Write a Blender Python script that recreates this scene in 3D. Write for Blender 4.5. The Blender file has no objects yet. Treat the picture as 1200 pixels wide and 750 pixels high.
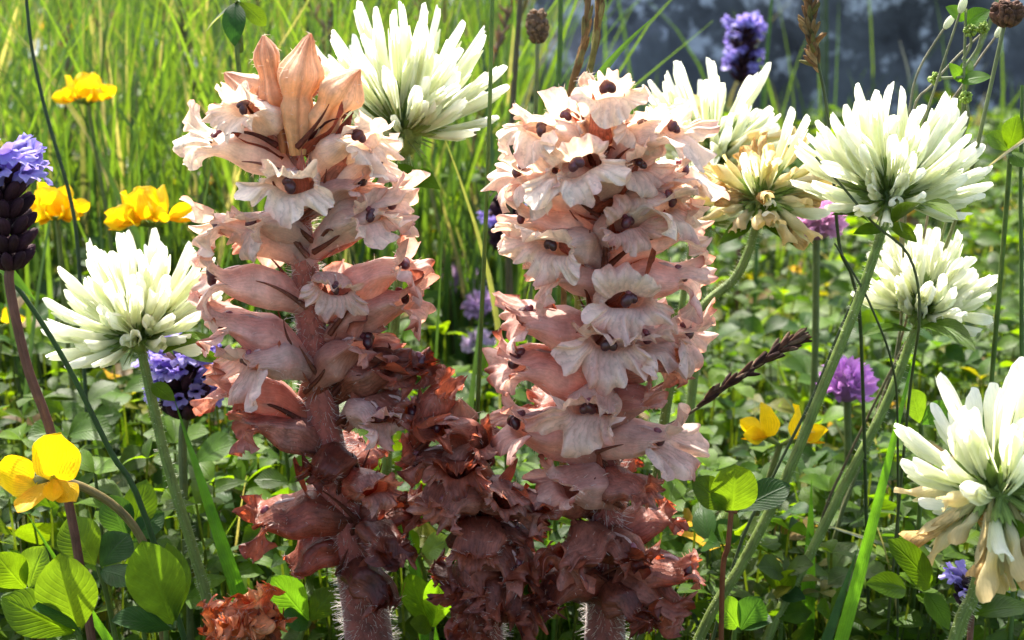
import bpy, math
import numpy as np
from mathutils import Matrix, Vector, noise as mnoise

# ------------------------------------------------------------------ camera, sky, sun, exposure
# all layout numbers are centimetres, turned into metres (S) when a mesh is made
S = 0.01
sc = bpy.context.scene
COL = sc.collection
CAM = np.array([0.0, -26.0, 16.5])
PITCH = math.radians(15.0)
TANH = 0.3426
FWD = np.array([0, math.cos(PITCH), -math.sin(PITCH)])
UPV = np.array([0, math.sin(PITCH), math.cos(PITCH)])
RGT = np.array([1.0, 0, 0])
SUN_EL, SUN_AZ = 56.0, -20.0          # azimuth from +Y, clockwise seen from above

cam = bpy.data.cameras.new('camera')
cam.sensor_width = 36.0
cam.lens = 18.0 / TANH
cam.clip_start = 0.005
cam.clip_end = 400.0
cam.dof.use_dof = True
cam.dof.focus_distance = 0.262
cam.dof.aperture_fstop = 38.0
camo = bpy.data.objects.new('camera', cam)
COL.objects.link(camo)
camo.location = Vector(CAM * S)
camo.rotation_euler = (math.pi / 2 - PITCH, 0, 0)
sc.camera = camo

w = bpy.data.worlds.new('World')
sc.world = w
w.use_nodes = True
wn = w.node_tree
sky = wn.nodes.new('ShaderNodeTexSky')
sky.sky_type = 'NISHITA'
sky.sun_disc = False
sky.sun_elevation = math.radians(SUN_EL)
sky.dust_density = 4.0
sky.ozone_density = 0.6
sky.sun_rotation = math.radians(SUN_AZ)
bg = wn.nodes['Background']
bg.inputs['Strength'].default_value = 0.15
wn.links.new(sky.outputs['Color'], bg.inputs['Color'])

sl = bpy.data.lights.new('sun', 'SUN')
sl.energy = 4.4
sl.angle = math.radians(0.5)
sl.color = (1.0, 0.94, 0.84)
so = bpy.data.objects.new('sun', sl)
COL.objects.link(so)
el, az = math.radians(SUN_EL), math.radians(SUN_AZ)
sdir = Vector((math.cos(el) * math.sin(az), math.cos(el) * math.cos(az), math.sin(el)))
so.rotation_euler = (-sdir).to_track_quat('-Z', 'Y').to_euler()
so.location = sdir * 3

sc.view_settings.view_transform = 'Standard'
sc.view_settings.look = 'None'
sc.view_settings.gamma = 1.0
sc.view_settings.use_curve_mapping = False
sc.view_settings.exposure = 1.88
sc.cycles.max_bounces = 8
sc.cycles.transmission_bounces = 6
sc.cycles.diffuse_bounces = 5
sc.cycles.transparent_max_bounces = 6

rng = np.random.default_rng(11)


# ------------------------------------------------------------------ helpers
def ray(px, py):
    return FWD + RGT * ((px - 600) / 600 * TANH) + UPV * ((375 - py) / 600 * TANH)


def P(px, py, Y):
    """photo pixel -> point on the upright plane at depth Y (cm)"""
    d = ray(px, py)
    return CAM + d * ((Y - CAM[1]) / d[1])


def nz(v):
    v = np.asarray(v, float)
    n = np.linalg.norm(v)
    return v / n if n > 1e-9 else np.array([0, 0, 1.0])


def gz(x, y):
    return 0.35 * math.sin(x * 0.21 + 1.3) * math.cos(y * 0.17) + 0.2 * math.sin(x * 0.55 + y * 0.4)


def smooth_path(pts, n):
    """Catmull-Rom through pts"""
    p = np.asarray(pts, float)
    if len(p) < 3:
        t = np.linspace(0, 1, n)[:, None]
        return p[0] + (p[-1] - p[0]) * t
    q = np.vstack([2 * p[0] - p[1], p, 2 * p[-1] - p[-2]])
    out = []
    m = len(p) - 1
    for u in np.linspace(0, m, n):
        i = min(int(u), m - 1)
        t = u - i
        a, b, c, d = q[i], q[i + 1], q[i + 2], q[i + 3]
        out.append(0.5 * (2 * b + (c - a) * t + (2 * a - 5 * b + 4 * c - d) * t * t + (3 * b - a - 3 * c + d) * t ** 3))
    return np.array(out)


class MB:
    """collects grids; makes ONE mesh"""

    def __init__(self):
        self.v, self.f, self.c, self.uv, self.mi, self.n = [], [], [], [], [], 0

    def grid(self, Pt, col, wrap=False, mat=0, uv=None):
        Pt = np.asarray(Pt, float)
        a, b = Pt.shape[:2]
        idx = np.arange(a * b).reshape(a, b) + self.n
        if wrap:
            i0, i1 = idx, np.roll(idx, -1, 1)
        else:
            i0, i1 = idx[:, :-1], idx[:, 1:]
        q = np.stack([i0[:-1], i1[:-1], i1[1:], i0[1:]], -1).reshape(-1, 4)
        self.f.append(q)
        self.mi.append(np.full(len(q), mat))
        self.v.append(Pt.reshape(-1, 3))
        col = np.asarray(col, float)
        if col.ndim == 1:
            col = np.broadcast_to(col, (a * b, 3))
        self.c.append(col.reshape(-1, 3))
        if uv is None:
            uu, vv = np.meshgrid(np.linspace(0, 1, a), np.linspace(0, 1, b), indexing='ij')
            uv = np.stack([vv, uu], -1)
        self.uv.append(np.asarray(uv, float).reshape(-1, 2))
        self.n += a * b

    def quads(self, V, F, col, mat=0, uv=None):
        V = np.asarray(V, float).reshape(-1, 3)
        F = np.asarray(F).reshape(-1, 4)
        self.f.append(F + self.n)
        self.mi.append(np.full(len(F), mat))
        self.v.append(V)
        col = np.asarray(col, float)
        if col.ndim == 1:
            col = np.broadcast_to(col, (len(V), 3))
        self.c.append(col.reshape(-1, 3))
        self.uv.append(np.zeros((len(V), 2)) if uv is None else np.asarray(uv, float).reshape(-1, 2))
        self.n += len(V)

    def tube(self, pts, rad, col, n=8, mat=0):
        pts = np.asarray(pts, float)
        m = len(pts)
        rad = np.broadcast_to(np.asarray(rad, float), (m,))
        tg = np.gradient(pts, axis=0)
        ref = np.array([0.13, 0.97, 0.2])
        out = np.zeros((m, n, 3))
        th = np.arange(n) * 2 * math.pi / n
        for i in range(m):
            t = nz(tg[i])
            if abs(np.dot(t, ref)) > 0.97:
                ref = np.array([0.97, 0.1, 0.2])
            s = nz(np.cross(t, ref))
            u = np.cross(s, t)
            ref = u
            out[i] = pts[i] + rad[i] * (np.cos(th)[:, None] * s + np.sin(th)[:, None] * u)
        col = np.asarray(col, float)
        if col.ndim == 2:
            col = np.repeat(col, n, 0)
        self.grid(out, col, wrap=True, mat=mat)

    def blob(self, c, r, col, a=10, b=8, axis=None, jit=0.0, mat=0):
        """ellipsoid; r = (side, side, along axis)"""
        c = np.asarray(c, float)
        ax = nz(axis if axis is not None else (0, 0, 1))
        s = nz(np.cross(ax, (0.3, 0.9, 0.21)))
        u = np.cross(ax, s)
        ph = np.linspace(0.02, math.pi - 0.02, b)
        th = np.arange(a) * 2 * math.pi / a
        G = np.zeros((b, a, 3))
        for i, p_ in enumerate(ph):
            k = 1 + (rng.normal(0, jit, (a, 1)) if jit else 0)
            G[i] = c - ax * r[2] * math.cos(p_) + k * math.sin(p_) * (np.cos(th)[:, None] * s * r[0] + np.sin(th)[:, None] * u * r[1])
        self.grid(G, col, wrap=True, mat=mat)

    def mesh(self, name, mats, origin=(0, 0, 0)):
        V = (np.vstack(self.v) - np.asarray(origin, float)) * S
        F = np.vstack(self.f)
        me = bpy.data.meshes.new(name)
        me.vertices.add(len(V))
        me.vertices.foreach_set('co', V.astype(np.float32).ravel())
        me.loops.add(F.size)
        me.loops.foreach_set('vertex_index', F.astype(np.int32).ravel())
        me.polygons.add(len(F))
        me.polygons.foreach_set('loop_start', (np.arange(len(F)) * 4).astype(np.int32))
        me.polygons.foreach_set('use_smooth', np.ones(len(F), bool))
        if not isinstance(mats, (list, tuple)):
            mats = [mats]
        for m in mats:
            me.materials.append(m)
        me.polygons.foreach_set('material_index', np.concatenate(self.mi).astype(np.int32))
        ca = me.color_attributes.new('Col', 'FLOAT_COLOR', 'POINT')
        C = np.ones((len(V), 4), np.float32)
        C[:, :3] = np.vstack(self.c)
        ca.data.foreach_set('color', C.ravel())
        ul = me.uv_layers.new(name='UVMap')
        UV = np.vstack(self.uv)[F.ravel()]
        ul.data.foreach_set('uv', UV.astype(np.float32).ravel())
        me.update(calc_edges=True)
        me.validate()
        return me

    def build(self, name, mats, parent=None, origin=(0, 0, 0), loc=None):
        o = bpy.data.objects.new(name, self.mesh(name, mats, origin))
        COL.objects.link(o)
        if parent is not None:
            o.parent = parent
        if loc is not None:
            o.location = Vector(np.asarray(loc, float) * S)
        return o


def tag(o, label=None, cat=None, group=None, kind=None):
    if label: o['label'] = label
    if cat: o['category'] = cat
    if group: o['group'] = group
    if kind: o['kind'] = kind
    return o


def thing(name, label, cat, base, group=None):
    o = bpy.data.objects.new(name, None)
    o.empty_display_size = 0.01
    COL.objects.link(o)
    o.location = Vector(np.asarray(base, float) * S)
    return tag(o, label, cat, group)


def inst(name, me, parent, M):
    """object sharing mesh data; M = 4x4 local matrix in cm"""
    o = bpy.data.objects.new(name, me)
    COL.objects.link(o)
    o.parent = parent
    M = np.array(M, float)
    M[:3, 3] *= S
    o.matrix_local = Matrix(M.tolist())
    return o


def frame(x, zhint, scale=1.0):
    x = nz(x)
    z = np.asarray(zhint, float) - np.dot(zhint, x) * x
    z = nz(z) if np.linalg.norm(z) > 1e-6 else nz(np.cross(x, (0.3, 0.8, 0.1)))
    y = np.cross(z, x)
    M = np.eye(4)
    M[:3, 0], M[:3, 1], M[:3, 2] = x * scale, y * scale, z * scale
    return M


# ------------------------------------------------------------------ materials
def plant_mat(name, trans=0.4, rough=0.55, spec=0.4, nscale=350.0, namt=0.25, bump=0.3, tint=(1, 1, 1),
              veins=0.0, nvein=20.0, leafvein=0.0, sheen=0.0, vmask=False, dim=1.0):
    m = bpy.data.materials.new(name)
    m.use_nodes = True
    nt = m.node_tree
    N, L = nt.nodes, nt.links
    for n in list(N): N.remove(n)
    out = N.new('ShaderNodeOutputMaterial')
    pb = N.new('ShaderNodeBsdfPrincipled')
    tr = N.new('ShaderNodeBsdfTranslucent')
    mx = N.new('ShaderNodeMixShader')
    mx.inputs[0].default_value = trans
    at = N.new('ShaderNodeAttribute')
    at.attribute_name = 'Col'
    col = at.outputs['Color']

    def mathn(op, a, b=None):
        n = N.new('ShaderNodeMath')
        n.operation = op
        for i, x in enumerate((a, b)):
            if x is None: continue
            if isinstance(x, (int, float)): n.inputs[i].default_value = x
            else: L.new(x, n.inputs[i])
        return n.outputs[0]

    def mul(c, f):
        n = N.new('ShaderNodeMix')
        n.data_type = 'RGBA'
        n.blend_type = 'MULTIPLY'
        n.inputs['Factor'].default_value = 1.0
        L.new(c, n.inputs[6])
        L.new(f, n.inputs[7])
        return n.outputs[2]
    tc = N.new('ShaderNodeTexCoord')
    nz1 = N.new('ShaderNodeTexNoise')
    nz1.inputs['Scale'].default_value = nscale
    nz1.inputs['Detail'].default_value = 5.0
    nz1.inputs['Roughness'].default_value = 0.65
    L.new(tc.outputs['Object'], nz1.inputs['Vector'])
    mr = N.new('ShaderNodeMapRange')
    mr.inputs['From Min'].default_value = 0.3
    mr.inputs['From Max'].default_value = 0.7
    mr.inputs['To Min'].default_value = 1.0 - namt
    mr.inputs['To Max'].default_value = 1.0 + namt * 0.6
    L.new(nz1.outputs['Fac'], mr.inputs['Value'])
    col = mul(col, mr.outputs['Result'])
    if dim != 1.0:
        dm = N.new('ShaderNodeRGB')
        dm.outputs[0].default_value = (dim, dim, dim, 1)
        col = mul(col, dm.outputs[0])
    hgt = nz1.outputs['Fac']
    sep = N.new('ShaderNodeSeparateXYZ')
    L.new(tc.outputs['UV'], sep.inputs[0])
    if veins:
        ph = mathn('ADD', mathn('MULTIPLY', sep.outputs[0], nvein * 2 * math.pi), mathn('MULTIPLY', nz1.outputs['Fac'], 9.0))
        s_ = mathn('POWER', mathn('ABSOLUTE', mathn('SINE', ph)), 9.0)
        nz2 = N.new('ShaderNodeTexNoise')
        nz2.inputs['Scale'].default_value = nscale * 0.45
        nz2.inputs['Detail'].default_value = 2.0
        L.new(tc.outputs['Object'], nz2.inputs['Vector'])
        s_ = mathn('MULTIPLY', s_, mathn('MULTIPLY', nz2.outputs['Fac'], 1.6))
        if vmask:
            mk = N.new('ShaderNodeMapRange')
            mk.inputs['From Min'].default_value = 0.45
            mk.inputs['From Max'].default_value = 0.8
            mk.inputs['To Min'].default_value = 0.35
            L.new(sep.outputs[1], mk.inputs['Value'])
            s_ = mathn('MULTIPLY', s_, mk.outputs['Result'])
        f = mathn('SUBTRACT', 1.0, mathn('MULTIPLY', s_, veins))
        col = mul(col, f)
        hgt = mathn('ADD', hgt, mathn('MULTIPLY', s_, -0.15))
    if leafvein:
        d = mathn('ABSOLUTE', mathn('SUBTRACT', sep.outputs[0], 0.5))
        mid = mathn('SUBTRACT', 1.0, mathn('MINIMUM', mathn('MULTIPLY', d, 22.0), 1.0))
        ph = mathn('MULTIPLY', mathn('SUBTRACT', sep.outputs[1], mathn('MULTIPLY', d, 0.7)), 11 * 2 * math.pi)
        sv = mathn('POWER', mathn('ABSOLUTE', mathn('SINE', mathn('MULTIPLY', ph, 0.5))), 14.0)
        v = mathn('MAXIMUM', mid, mathn('MULTIPLY', sv, 0.45))
        f = mathn('ADD', 1.0, mathn('MULTIPLY', v, leafvein))
        col = mul(col, f)
        hgt = mathn('ADD', mathn('MULTIPLY', hgt, 0.5), mathn('MULTIPLY', v, -0.5))
    bp = N.new('ShaderNodeBump')
    bp.inputs['Strength'].default_value = bump
    bp.inputs['Distance'].default_value = 0.0006
    L.new(hgt, bp.inputs['Height'])
    L.new(col, pb.inputs['Base Color'])
    pb.inputs['Roughness'].default_value = rough
    pb.inputs['Specular IOR Level'].default_value = spec
    if sheen:
        pb.inputs['Sheen Weight'].default_value = sheen
    L.new(bp.outputs['Normal'], pb.inputs['Normal'])
    tm = N.new('ShaderNodeMix')
    tm.data_type = 'RGBA'
    tm.blend_type = 'MULTIPLY'
    tm.inputs['Factor'].default_value = 1.0
    L.new(col, tm.inputs[6])
    tm.inputs[7].default_value = (*tint, 1)
    L.new(tm.outputs[2], tr.inputs['Color'])
    L.new(bp.outputs['Normal'], tr.inputs['Normal'])
    L.new(pb.outputs[0], mx.inputs[1])
    L.new(tr.outputs[0], mx.inputs[2])
    L.new(mx.outputs[0], out.inputs['Surface'])
    return m


M_COROLLA = plant_mat('broomrape_petal', 0.42, 0.6, 0.3, 420, 0.30, 0.35, (1.2, 1.0, 0.85), veins=0.20, nvein=17, sheen=0.15, vmask=True)
M_WITHER = plant_mat('withered_petal', 0.42, 0.42, 0.4, 520, 0.5, 0.5, (1.8, 1.0, 0.6), veins=0.28, nvein=15, dim=0.72)
M_BRACT = plant_mat('broomrape_bract', 0.35, 0.6, 0.3, 500, 0.5, 0.6, (1.6, 1.1, 0.7), veins=0.3, nvein=3)
M_STIGMA = plant_mat('stigma', 0.0, 0.3, 0.5, 700, 0.4, 0.3)
M_BSTEM = plant_mat('broomrape_stem', 0.05, 0.55, 0.3, 300, 0.4, 0.8, veins=0.3, nvein=5, sheen=0.3)
M_HAIR = plant_mat('hair', 0.5, 0.4, 0.5, 200, 0.1, 0.0)
M_WHITE = plant_mat('clover_petal', 0.58, 0.5, 0.35, 300, 0.10, 0.25, (1.0, 1.02, 0.92), veins=0.07, nvein=6)
M_STEM = plant_mat('green_stem', 0.2, 0.5, 0.35, 300, 0.35, 0.4, (1.3, 1.3, .7), veins=0.3, nvein=4)
M_LEAF = plant_mat('leaf', 0.5, 0.46, 0.17, 260, 0.35, 0.4, (2.9, 2.5, 0.6), leafvein=0.18, dim=0.70)
M_GRASS = plant_mat('grass', 0.45, 0.45, 0.35, 260, 0.3, 0.3, (2.1, 1.9, 0.6), veins=0.25, nvein=3, dim=0.82)
M_YELLOW = plant_mat('yellow_petal', 0.45, 0.5, 0.3, 250, 0.2, 0.5, (1.1, 0.95, 0.4), veins=0.22, nvein=7)
M_VIOLET = plant_mat('violet_petal', 0.4, 0.55, 0.3, 400, 0.25, 0.3, (1.1, 1.0, 1.2))
M_DRY = plant_mat('dry_plant', 0.3, 0.7, 0.2, 400, 0.45, 0.6, (1.3, 1.1, 0.7), veins=0.25, nvein=4)


def rock_mat():
    m = bpy.data.materials.new('rock')
    m.use_nodes = True
    nt = m.node_tree
    N, L = nt.nodes, nt.links
    pb = N['Principled BSDF']
    tc = N.new('ShaderNodeTexCoord')
    a = N.new('ShaderNodeTexNoise'); a.inputs['Scale'].default_value = 9; a.inputs['Detail'].default_value = 9; a.inputs['Roughness'].default_value = 0.7
    b = N.new('ShaderNodeTexNoise'); b.inputs['Scale'].default_value = 34; b.inputs['Detail'].default_value = 8; b.inputs['Roughness'].default_value = 0.68
    for n in (a, b): L.new(tc.outputs['Object'], n.inputs['Vector'])
    r1 = N.new('ShaderNodeValToRGB')
    r1.color_ramp.elements[0].position = 0.35; r1.color_ramp.elements[0].color = (0.02, 0.02, 0.023, 1)
    r1.color_ramp.elements[1].position = 0.62; r1.color_ramp.elements[1].color = (0.13, 0.135, 0.145, 1)
    L.new(a.outputs['Fac'], r1.inputs[0])
    r2 = N.new('ShaderNodeValToRGB')
    r2.color_ramp.elements[0].position = 0.53; r2.color_ramp.elements[0].color = (0, 0, 0, 1)
    r2.color_ramp.elements[1].position = 0.60; r2.color_ramp.elements[1].color = (1, 1, 1, 1)
    L.new(b.outputs['Fac'], r2.inputs[0])
    mx = N.new('ShaderNodeMix'); mx.data_type = 'RGBA'
    L.new(r2.outputs[0], mx.inputs['Factor'])
    L.new(r1.outputs[0], mx.inputs[6])
    mx.inputs[7].default_value = (0.42, 0.43, 0.46, 1)
    L.new(mx.outputs[2], pb.inputs['Base Color'])
    pb.inputs['Roughness'].default_value = 0.85
    bp = N.new('ShaderNodeBump'); bp.inputs['Strength'].default_value = 0.8; bp.inputs['Distance'].default_value = 0.01
    L.new(a.outputs['Fac'], bp.inputs['Height'])
    L.new(bp.outputs[0], pb.inputs['Normal'])
    return m


def ground_mat():
    m = bpy.data.materials.new('ground')
    m.use_nodes = True
    nt = m.node_tree
    N, L = nt.nodes, nt.links
    pb = N['Principled BSDF']
    tc = N.new('ShaderNodeTexCoord')
    a = N.new('ShaderNodeTexNoise'); a.inputs['Scale'].default_value = 40; a.inputs['Detail'].default_value = 8
    L.new(tc.outputs['Object'], a.inputs['Vector'])
    r1 = N.new('ShaderNodeValToRGB')
    e = r1.color_ramp.elements
    e[0].position = 0.35; e[0].color = (0.018, 0.016, 0.01, 1)
    e[1].position = 0.65; e[1].color = (0.05, 0.085, 0.018, 1)
    n = e.new(0.5); n.color = (0.03, 0.045, 0.012, 1)
    L.new(a.outputs['Fac'], r1.inputs[0])
    L.new(r1.outputs[0], pb.inputs['Base Color'])
    pb.inputs['Roughness'].default_value = 0.9
    return m


# ------------------------------------------------------------------ setting: ground
gb = MB()
xs = np.concatenate([[-20000, -3000, -600, -250], np.linspace(-120, 120, 81), [250, 600, 3000, 20000]])
ys = np.concatenate([[-20000, -3000, -500, -120], np.linspace(-40, 200, 81), [400, 900, 3000, 20000]])
G = np.zeros((len(ys), len(xs), 3))
for i, y in enumerate(ys):
    for j, x in enumerate(xs):
        G[i, j] = (x, y, gz(x, y) if abs(x) < 130 and -50 < y < 210 else 0)
gb.grid(G, (0.05, 0.05, 0.02))
tag(gb.build('ground', ground_mat()), kind='structure')


# ------------------------------------------------------------------ rock
def make_rock(name, label, c, r, seed, sub=5):
    import bmesh
    bm = bmesh.new()
    bmesh.ops.create_icosphere(bm, subdivisions=sub, radius=1.0)
    for v in bm.verts:
        p = v.co.copy()
        d = 1.0
        d += 0.22 * mnoise.noise(p * 1.3 + Vector((seed, 0, 0)))
        d += 0.13 * mnoise.noise(p * 3.1 + Vector((0, seed, 0)))
        ce = mnoise.cell(p * 2.2 + Vector((seed, seed, 0)))
        d += 0.05 * ce * 0.4
        d += 0.06 * abs(mnoise.noise(p * 7 + Vector((0, 0, seed))))
        d += 0.02 * mnoise.noise(p * 18)
        # squarish blocks
        q = Vector((abs(p.x) ** 0.75 * math.copysign(1, p.x), abs(p.y) ** 0.75 * math.copysign(1, p.y), abs(p.z) ** 0.75 * math.copysign(1, p.z)))
        v.co = Vector((q.x * r[0], q.y * r[1], q.z * r[2])) * d * S
    me = bpy.data.meshes.new(name)
    bm.to_mesh(me)
    bm.free()
    for p in me.polygons: p.use_smooth = True
    me.materials.append(M_ROCK)
    o = bpy.data.objects.new(name, me)
    COL.objects.link(o)
    o.location = Vector(np.array(c) * S)
    tag(o, label, 'rock')
    return o


M_ROCK = rock_mat()
make_rock('boulder', 'large dark grey limestone boulder with pale lichen blotches behind the flowers', (38, 112, 6), (38, 28, 32), 3.7)
make_rock('boulder', 'low dark boulder standing in grass behind the tall right broomrape', (4, 100, 1), (13, 12, 14), 8.1, 4)


# ------------------------------------------------------------------ leaves
def leaf_grid(base, tip, W, nrm, shape='ovate', arch=0.1, fold=0.15, wav=0.0, nl=9, nw=7, droop=0.0, cup=0.0):
    base, tip = np.asarray(base, float), np.asarray(tip, float)
    d = tip - base
    Ln = np.linalg.norm(d)
    d = d / Ln
    nrm = nz(np.asarray(nrm, float) - np.dot(nrm, d) * d)
    side = np.cross(nrm, d)
    t = np.linspace(0, 1, nl)
    if shape == 'ovate': prof = np.sin(np.pi * t ** 0.85) ** 0.75
    elif shape == 'obovate': prof = np.sin(np.pi * t ** 1.35) ** 0.72
    elif shape == 'round': prof = np.sqrt(np.clip(1 - (2 * t - 1) ** 2, 0, 1)) ** 0.9
    elif shape == 'lance': prof = np.sin(np.pi * t ** 0.7) ** 0.95
    else: prof = np.clip(np.minimum(t * 8 + 0.4, 1), 0, 1) * (1 - t ** 2.2)     # blade
    prof = np.maximum(prof, 0.03)
    v = np.linspace(-1, 1, nw)
    out = np.zeros((nl, nw, 3))
    ph = rng.uniform(0, 6.28)
    for i in range(nl):
        c = base + d * (Ln * t[i]) + nrm * (arch * Ln * math.sin(math.pi * t[i]) - droop * Ln * t[i] ** 2)
        wv = wav * W * np.sin(t[i] * 9 + ph + v * 1.5) * np.abs(v)
        out[i] = c + side * (W * prof[i] * v)[:, None] + nrm * (fold * W * prof[i] * np.abs(v) + wv + cup * W * prof[i] * v * v)[:, None]
    return out


def gcol(base, var=0.15):
    return np.clip(np.array(base) * (1 + rng.normal(0, var)) * (1 + rng.normal(0, var * 0.4, 3)), 0.004, 0.95)


LEAFG = (0.072, 0.145, 0.008)
LEAFG2 = (0.045, 0.110, 0.030)


def add_leaf(parent, origin, base, tip, W, nrm, name='leaflet', shape='ovate', col=None, mat=None, **k):
    mb = MB()
    mb.grid(leaf_grid(base, tip, W, nrm, shape, **k), gcol(LEAFG) if col is None else col)
    return mb.build(name, mat or M_LEAF, parent, origin)


CAMN = nz((0, -0.75, 0.66))


# ------------------------------------------------------------------ broomrape flowers
RAMP = np.array([[-0.3, .86, .77, .62], [0.0, .82, .71, .58], [0.22, .75, .555, .475], [0.45, .62, .345, .285], [0.65, .50, .185, .125],
                 [0.85, .34, .092, .048], [1.05, .19, .042, .026], [1.4, .08, .020, .014]])


def ramp(t):
    t = np.asarray(t, float)
    return np.stack([np.interp(t, RAMP[:, 0], RAMP[:, i]) for i in (1, 2, 3)], -1)


TINT = np.array([1.0, 1.0, 1.0])


def corolla(mb, L=1.6, R=0.42, a0=62, a1=2, age=0.2, wither=0.0, lipk=1.0, nv=120, nt=12, nl=11, colfn=None, frill=1.0, hairs=True, edge=0.3, seedrng=None):
    r_ = seedrng or rng
    s = np.linspace(0, 1, nt)
    al = np.radians(a0 + (a1 - a0) * s ** 0.8)
    ds = L / (nt - 1)
    c = np.zeros((nt, 3))
    for i in range(1, nt):
        am = 0.5 * (al[i] + al[i - 1])
        c[i] = c[i - 1] + ds * np.array([math.cos(am), 0, math.sin(am)])
    th = np.arange(nv) * 2 * math.pi / nv
    prof = R * (0.40 + 0.60 * np.clip(s / 0.62, 0, 1) ** 1.3) * (1 - 0.07 * np.clip((s - 0.7) / 0.3, 0, 1))
    prof = prof * (1 + 0.16 * wither * np.sin(np.pi * s) - 0.22 * wither * s ** 2)
    rows, T, WW = [], [], []
    p1, p2, p3 = r_.uniform(0, 6.28, 3)
    bvec = np.array([0, 1.0, 0])
    for i in range(nt):
        t = np.array([math.cos(al[i]), 0, math.sin(al[i])])
        n = np.array([-t[2], 0, t[0]])
        rad = np.cos(th)[:, None] * n + np.sin(th)[:, None] * bvec
        rr = prof[i] * (1 + 0.05 * np.sin(3 * th + p1) + s[i] * 0.05 * np.sin(5 * th + p2) + 0.16 * wither * np.sin(4 * th + p3 + 3 * s[i]))
        sq = 1 - (0.12 + 0.52 * np.clip((s[i] - 0.40) / 0.60, 0, 1) ** 1.5)
        rv = np.cos(th)[:, None] * n * sq + np.sin(th)[:, None] * bvec * (1 + 0.08 * s[i])
        rows.append(c[i] + rv * rr[:, None])
        T.append(np.full(nv, s[i] * 0.7))
        WW.append(np.zeros(nv))
    lobes = [(0.42, 0.62, 0.50), (-0.42, 0.62, 0.50), (math.pi, 0.55, 0.66), (math.pi - 1.02, 0.58, 0.60), (math.pi + 1.02, 0.58, 0.60)]
    ell = np.zeros(nv)
    for ce, hw, ln in lobes:
        d = np.abs((th - ce + math.pi) % (2 * math.pi) - math.pi)
        ell = np.maximum(ell, ln * r_.uniform(0.85, 1.15) * np.sqrt(np.clip(1 - (d / hw) ** 2, 0, 1)))
    ell = (0.12 + ell * 0.92) * lipk * (1 - 0.62 * wither) * (L / 1.6) * (1 + 0.18 * np.sin(th + p2))
    jg = r_.normal(0, 1, nv)
    jg = 0.55 * jg + 0.25 * (np.roll(jg, 1) + np.roll(jg, -1))
    ell = ell * (1 + frill * (0.055 * jg + 0.05 * np.sin(11 * th + p1) + 0.05 * np.sin(17 * th + p3)))
    fu = math.radians(r_.uniform(15, 75) * (1 - 0.75 * wither))
    fl = math.radians(r_.uniform(60, 118) * (1 - 0.60 * wither))
    f = (1 - np.cos(th)) / 2
    fend = fu + (fl - fu) * f + 0.35 * np.sin(th + p1) + 0.3 * np.sin(2 * th + p3)
    pos = rows[-1].copy()
    ws = np.linspace(0, 1, nl + 1)[1:]
    A = 0.070 * frill * (1 + 1.0 * wither) * lipk * (L / 1.6)
    k = r_.integers(9, 13)
    k2 = r_.integers(21, 29)
    for w_ in ws:
        phi = fend * w_ ** 0.75 + wither * 0.9 * math.sin(w_ * 3.0 + p2) * np.sin(2 * th + p1)
        dirv = np.cos(phi)[:, None] * t + np.sin(phi)[:, None] * rad
        pos = pos + dirv * (ell / nl)[:, None]
        nn = -np.sin(phi)[:, None] * t + np.cos(phi)[:, None] * rad
        ruf = A * w_ ** 1.4 * (np.sin(k * th + p1 + w_) + 0.6 * np.sin((k + 6) * th + p2 - w_) + 0.6 * np.sin(0.5 * (k // 2 * 2) * th + p3) + 0.55 * w_ * np.sin(k2 * th + p3))
        rows.append(pos + nn * ruf[:, None])
        T.append(np.full(nv, 0.7 + 0.3 * w_))
        WW.append(np.full(nv, w_))
    Pt = np.array(rows)
    if True:
        q = Pt / (0.42 * L / 1.6)
        am = (0.032 + 0.055 * wither) * L / 1.6
        Pt = Pt + am * np.stack([np.sin(q[..., 1] * 3.1 + p1) + np.sin(q[..., 2] * 4.3 + p2), np.sin(q[..., 0] * 3.7 + p3) + np.sin(q[..., 2] * 3.3 + p1),
                                 np.sin(q[..., 0] * 4.1 + p2) + np.sin(q[..., 1] * 3.6 + p3)], -1) * np.clip(np.array(T)[..., None] * 1.4, 0, 1)
    T, WW = np.array(T), np.array(WW)
    if colfn is None:
        q = Pt * 2.2
        mott = 0.5 * (np.sin(q[..., 0] * 3 + p1) * np.sin(q[..., 1] * 4 + p2) + np.sin(q[..., 2] * 5 + p3) * np.sin(q[..., 0] * 2.2 + p2))
        tt = age + 0.30 * np.clip(1 - T / 0.45, 0, 1) ** 1.4 + wither * 0.16 * np.sin(2 * th + p2)[None, :] * np.clip(T * 1.5, 0, 1) - 0.13 * WW * (1 - 0.8 * wither) + 0.10 * mott + r_.normal(0, 0.025, T.shape)
        patch = np.clip(np.sin(3 * th + p3) * 1.6 - 0.5, 0, 1)[None, :]
        tt = tt + edge * np.clip((WW - 0.55) / 0.45, 0, 1) * patch + edge * 0.35 * np.clip((WW - 0.85) / 0.15, 0, 1)
        C = np.clip(ramp(tt) * TINT, 0, .92)
    else:
        C = colfn(T, WW)
    uu = np.broadcast_to((th / (2 * math.pi))[None, :], T.shape)
    mb.grid(Pt, C, wrap=True, uv=np.stack([uu, T], -1))
    if hairs:
        nh = 110
        V, F = [], []
        for _ in range(nh):
            i = int(r_.integers(2, nt + nl - 1))
            j = int(r_.integers(0, nv))
            p0 = Pt[i, j]
            cen = Pt[i].mean(0)
            d = nz(p0 - cen) + r_.normal(0, 0.35, 3)
            d = nz(d)
            h = r_.uniform(0.05, 0.12)
            sd = nz(np.cross(d, r_.normal(0, 1, 3))) * 0.0045
            b0 = len(V)
            V += [p0 - sd, p0 + sd, p0 + d * h + sd * 0.3, p0 + d * h - sd * 0.3]
            F.append([b0, b0 + 1, b0 + 2, b0 + 3])
        mb.quads(V, F, (0.75, 0.68, 0.6))
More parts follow.
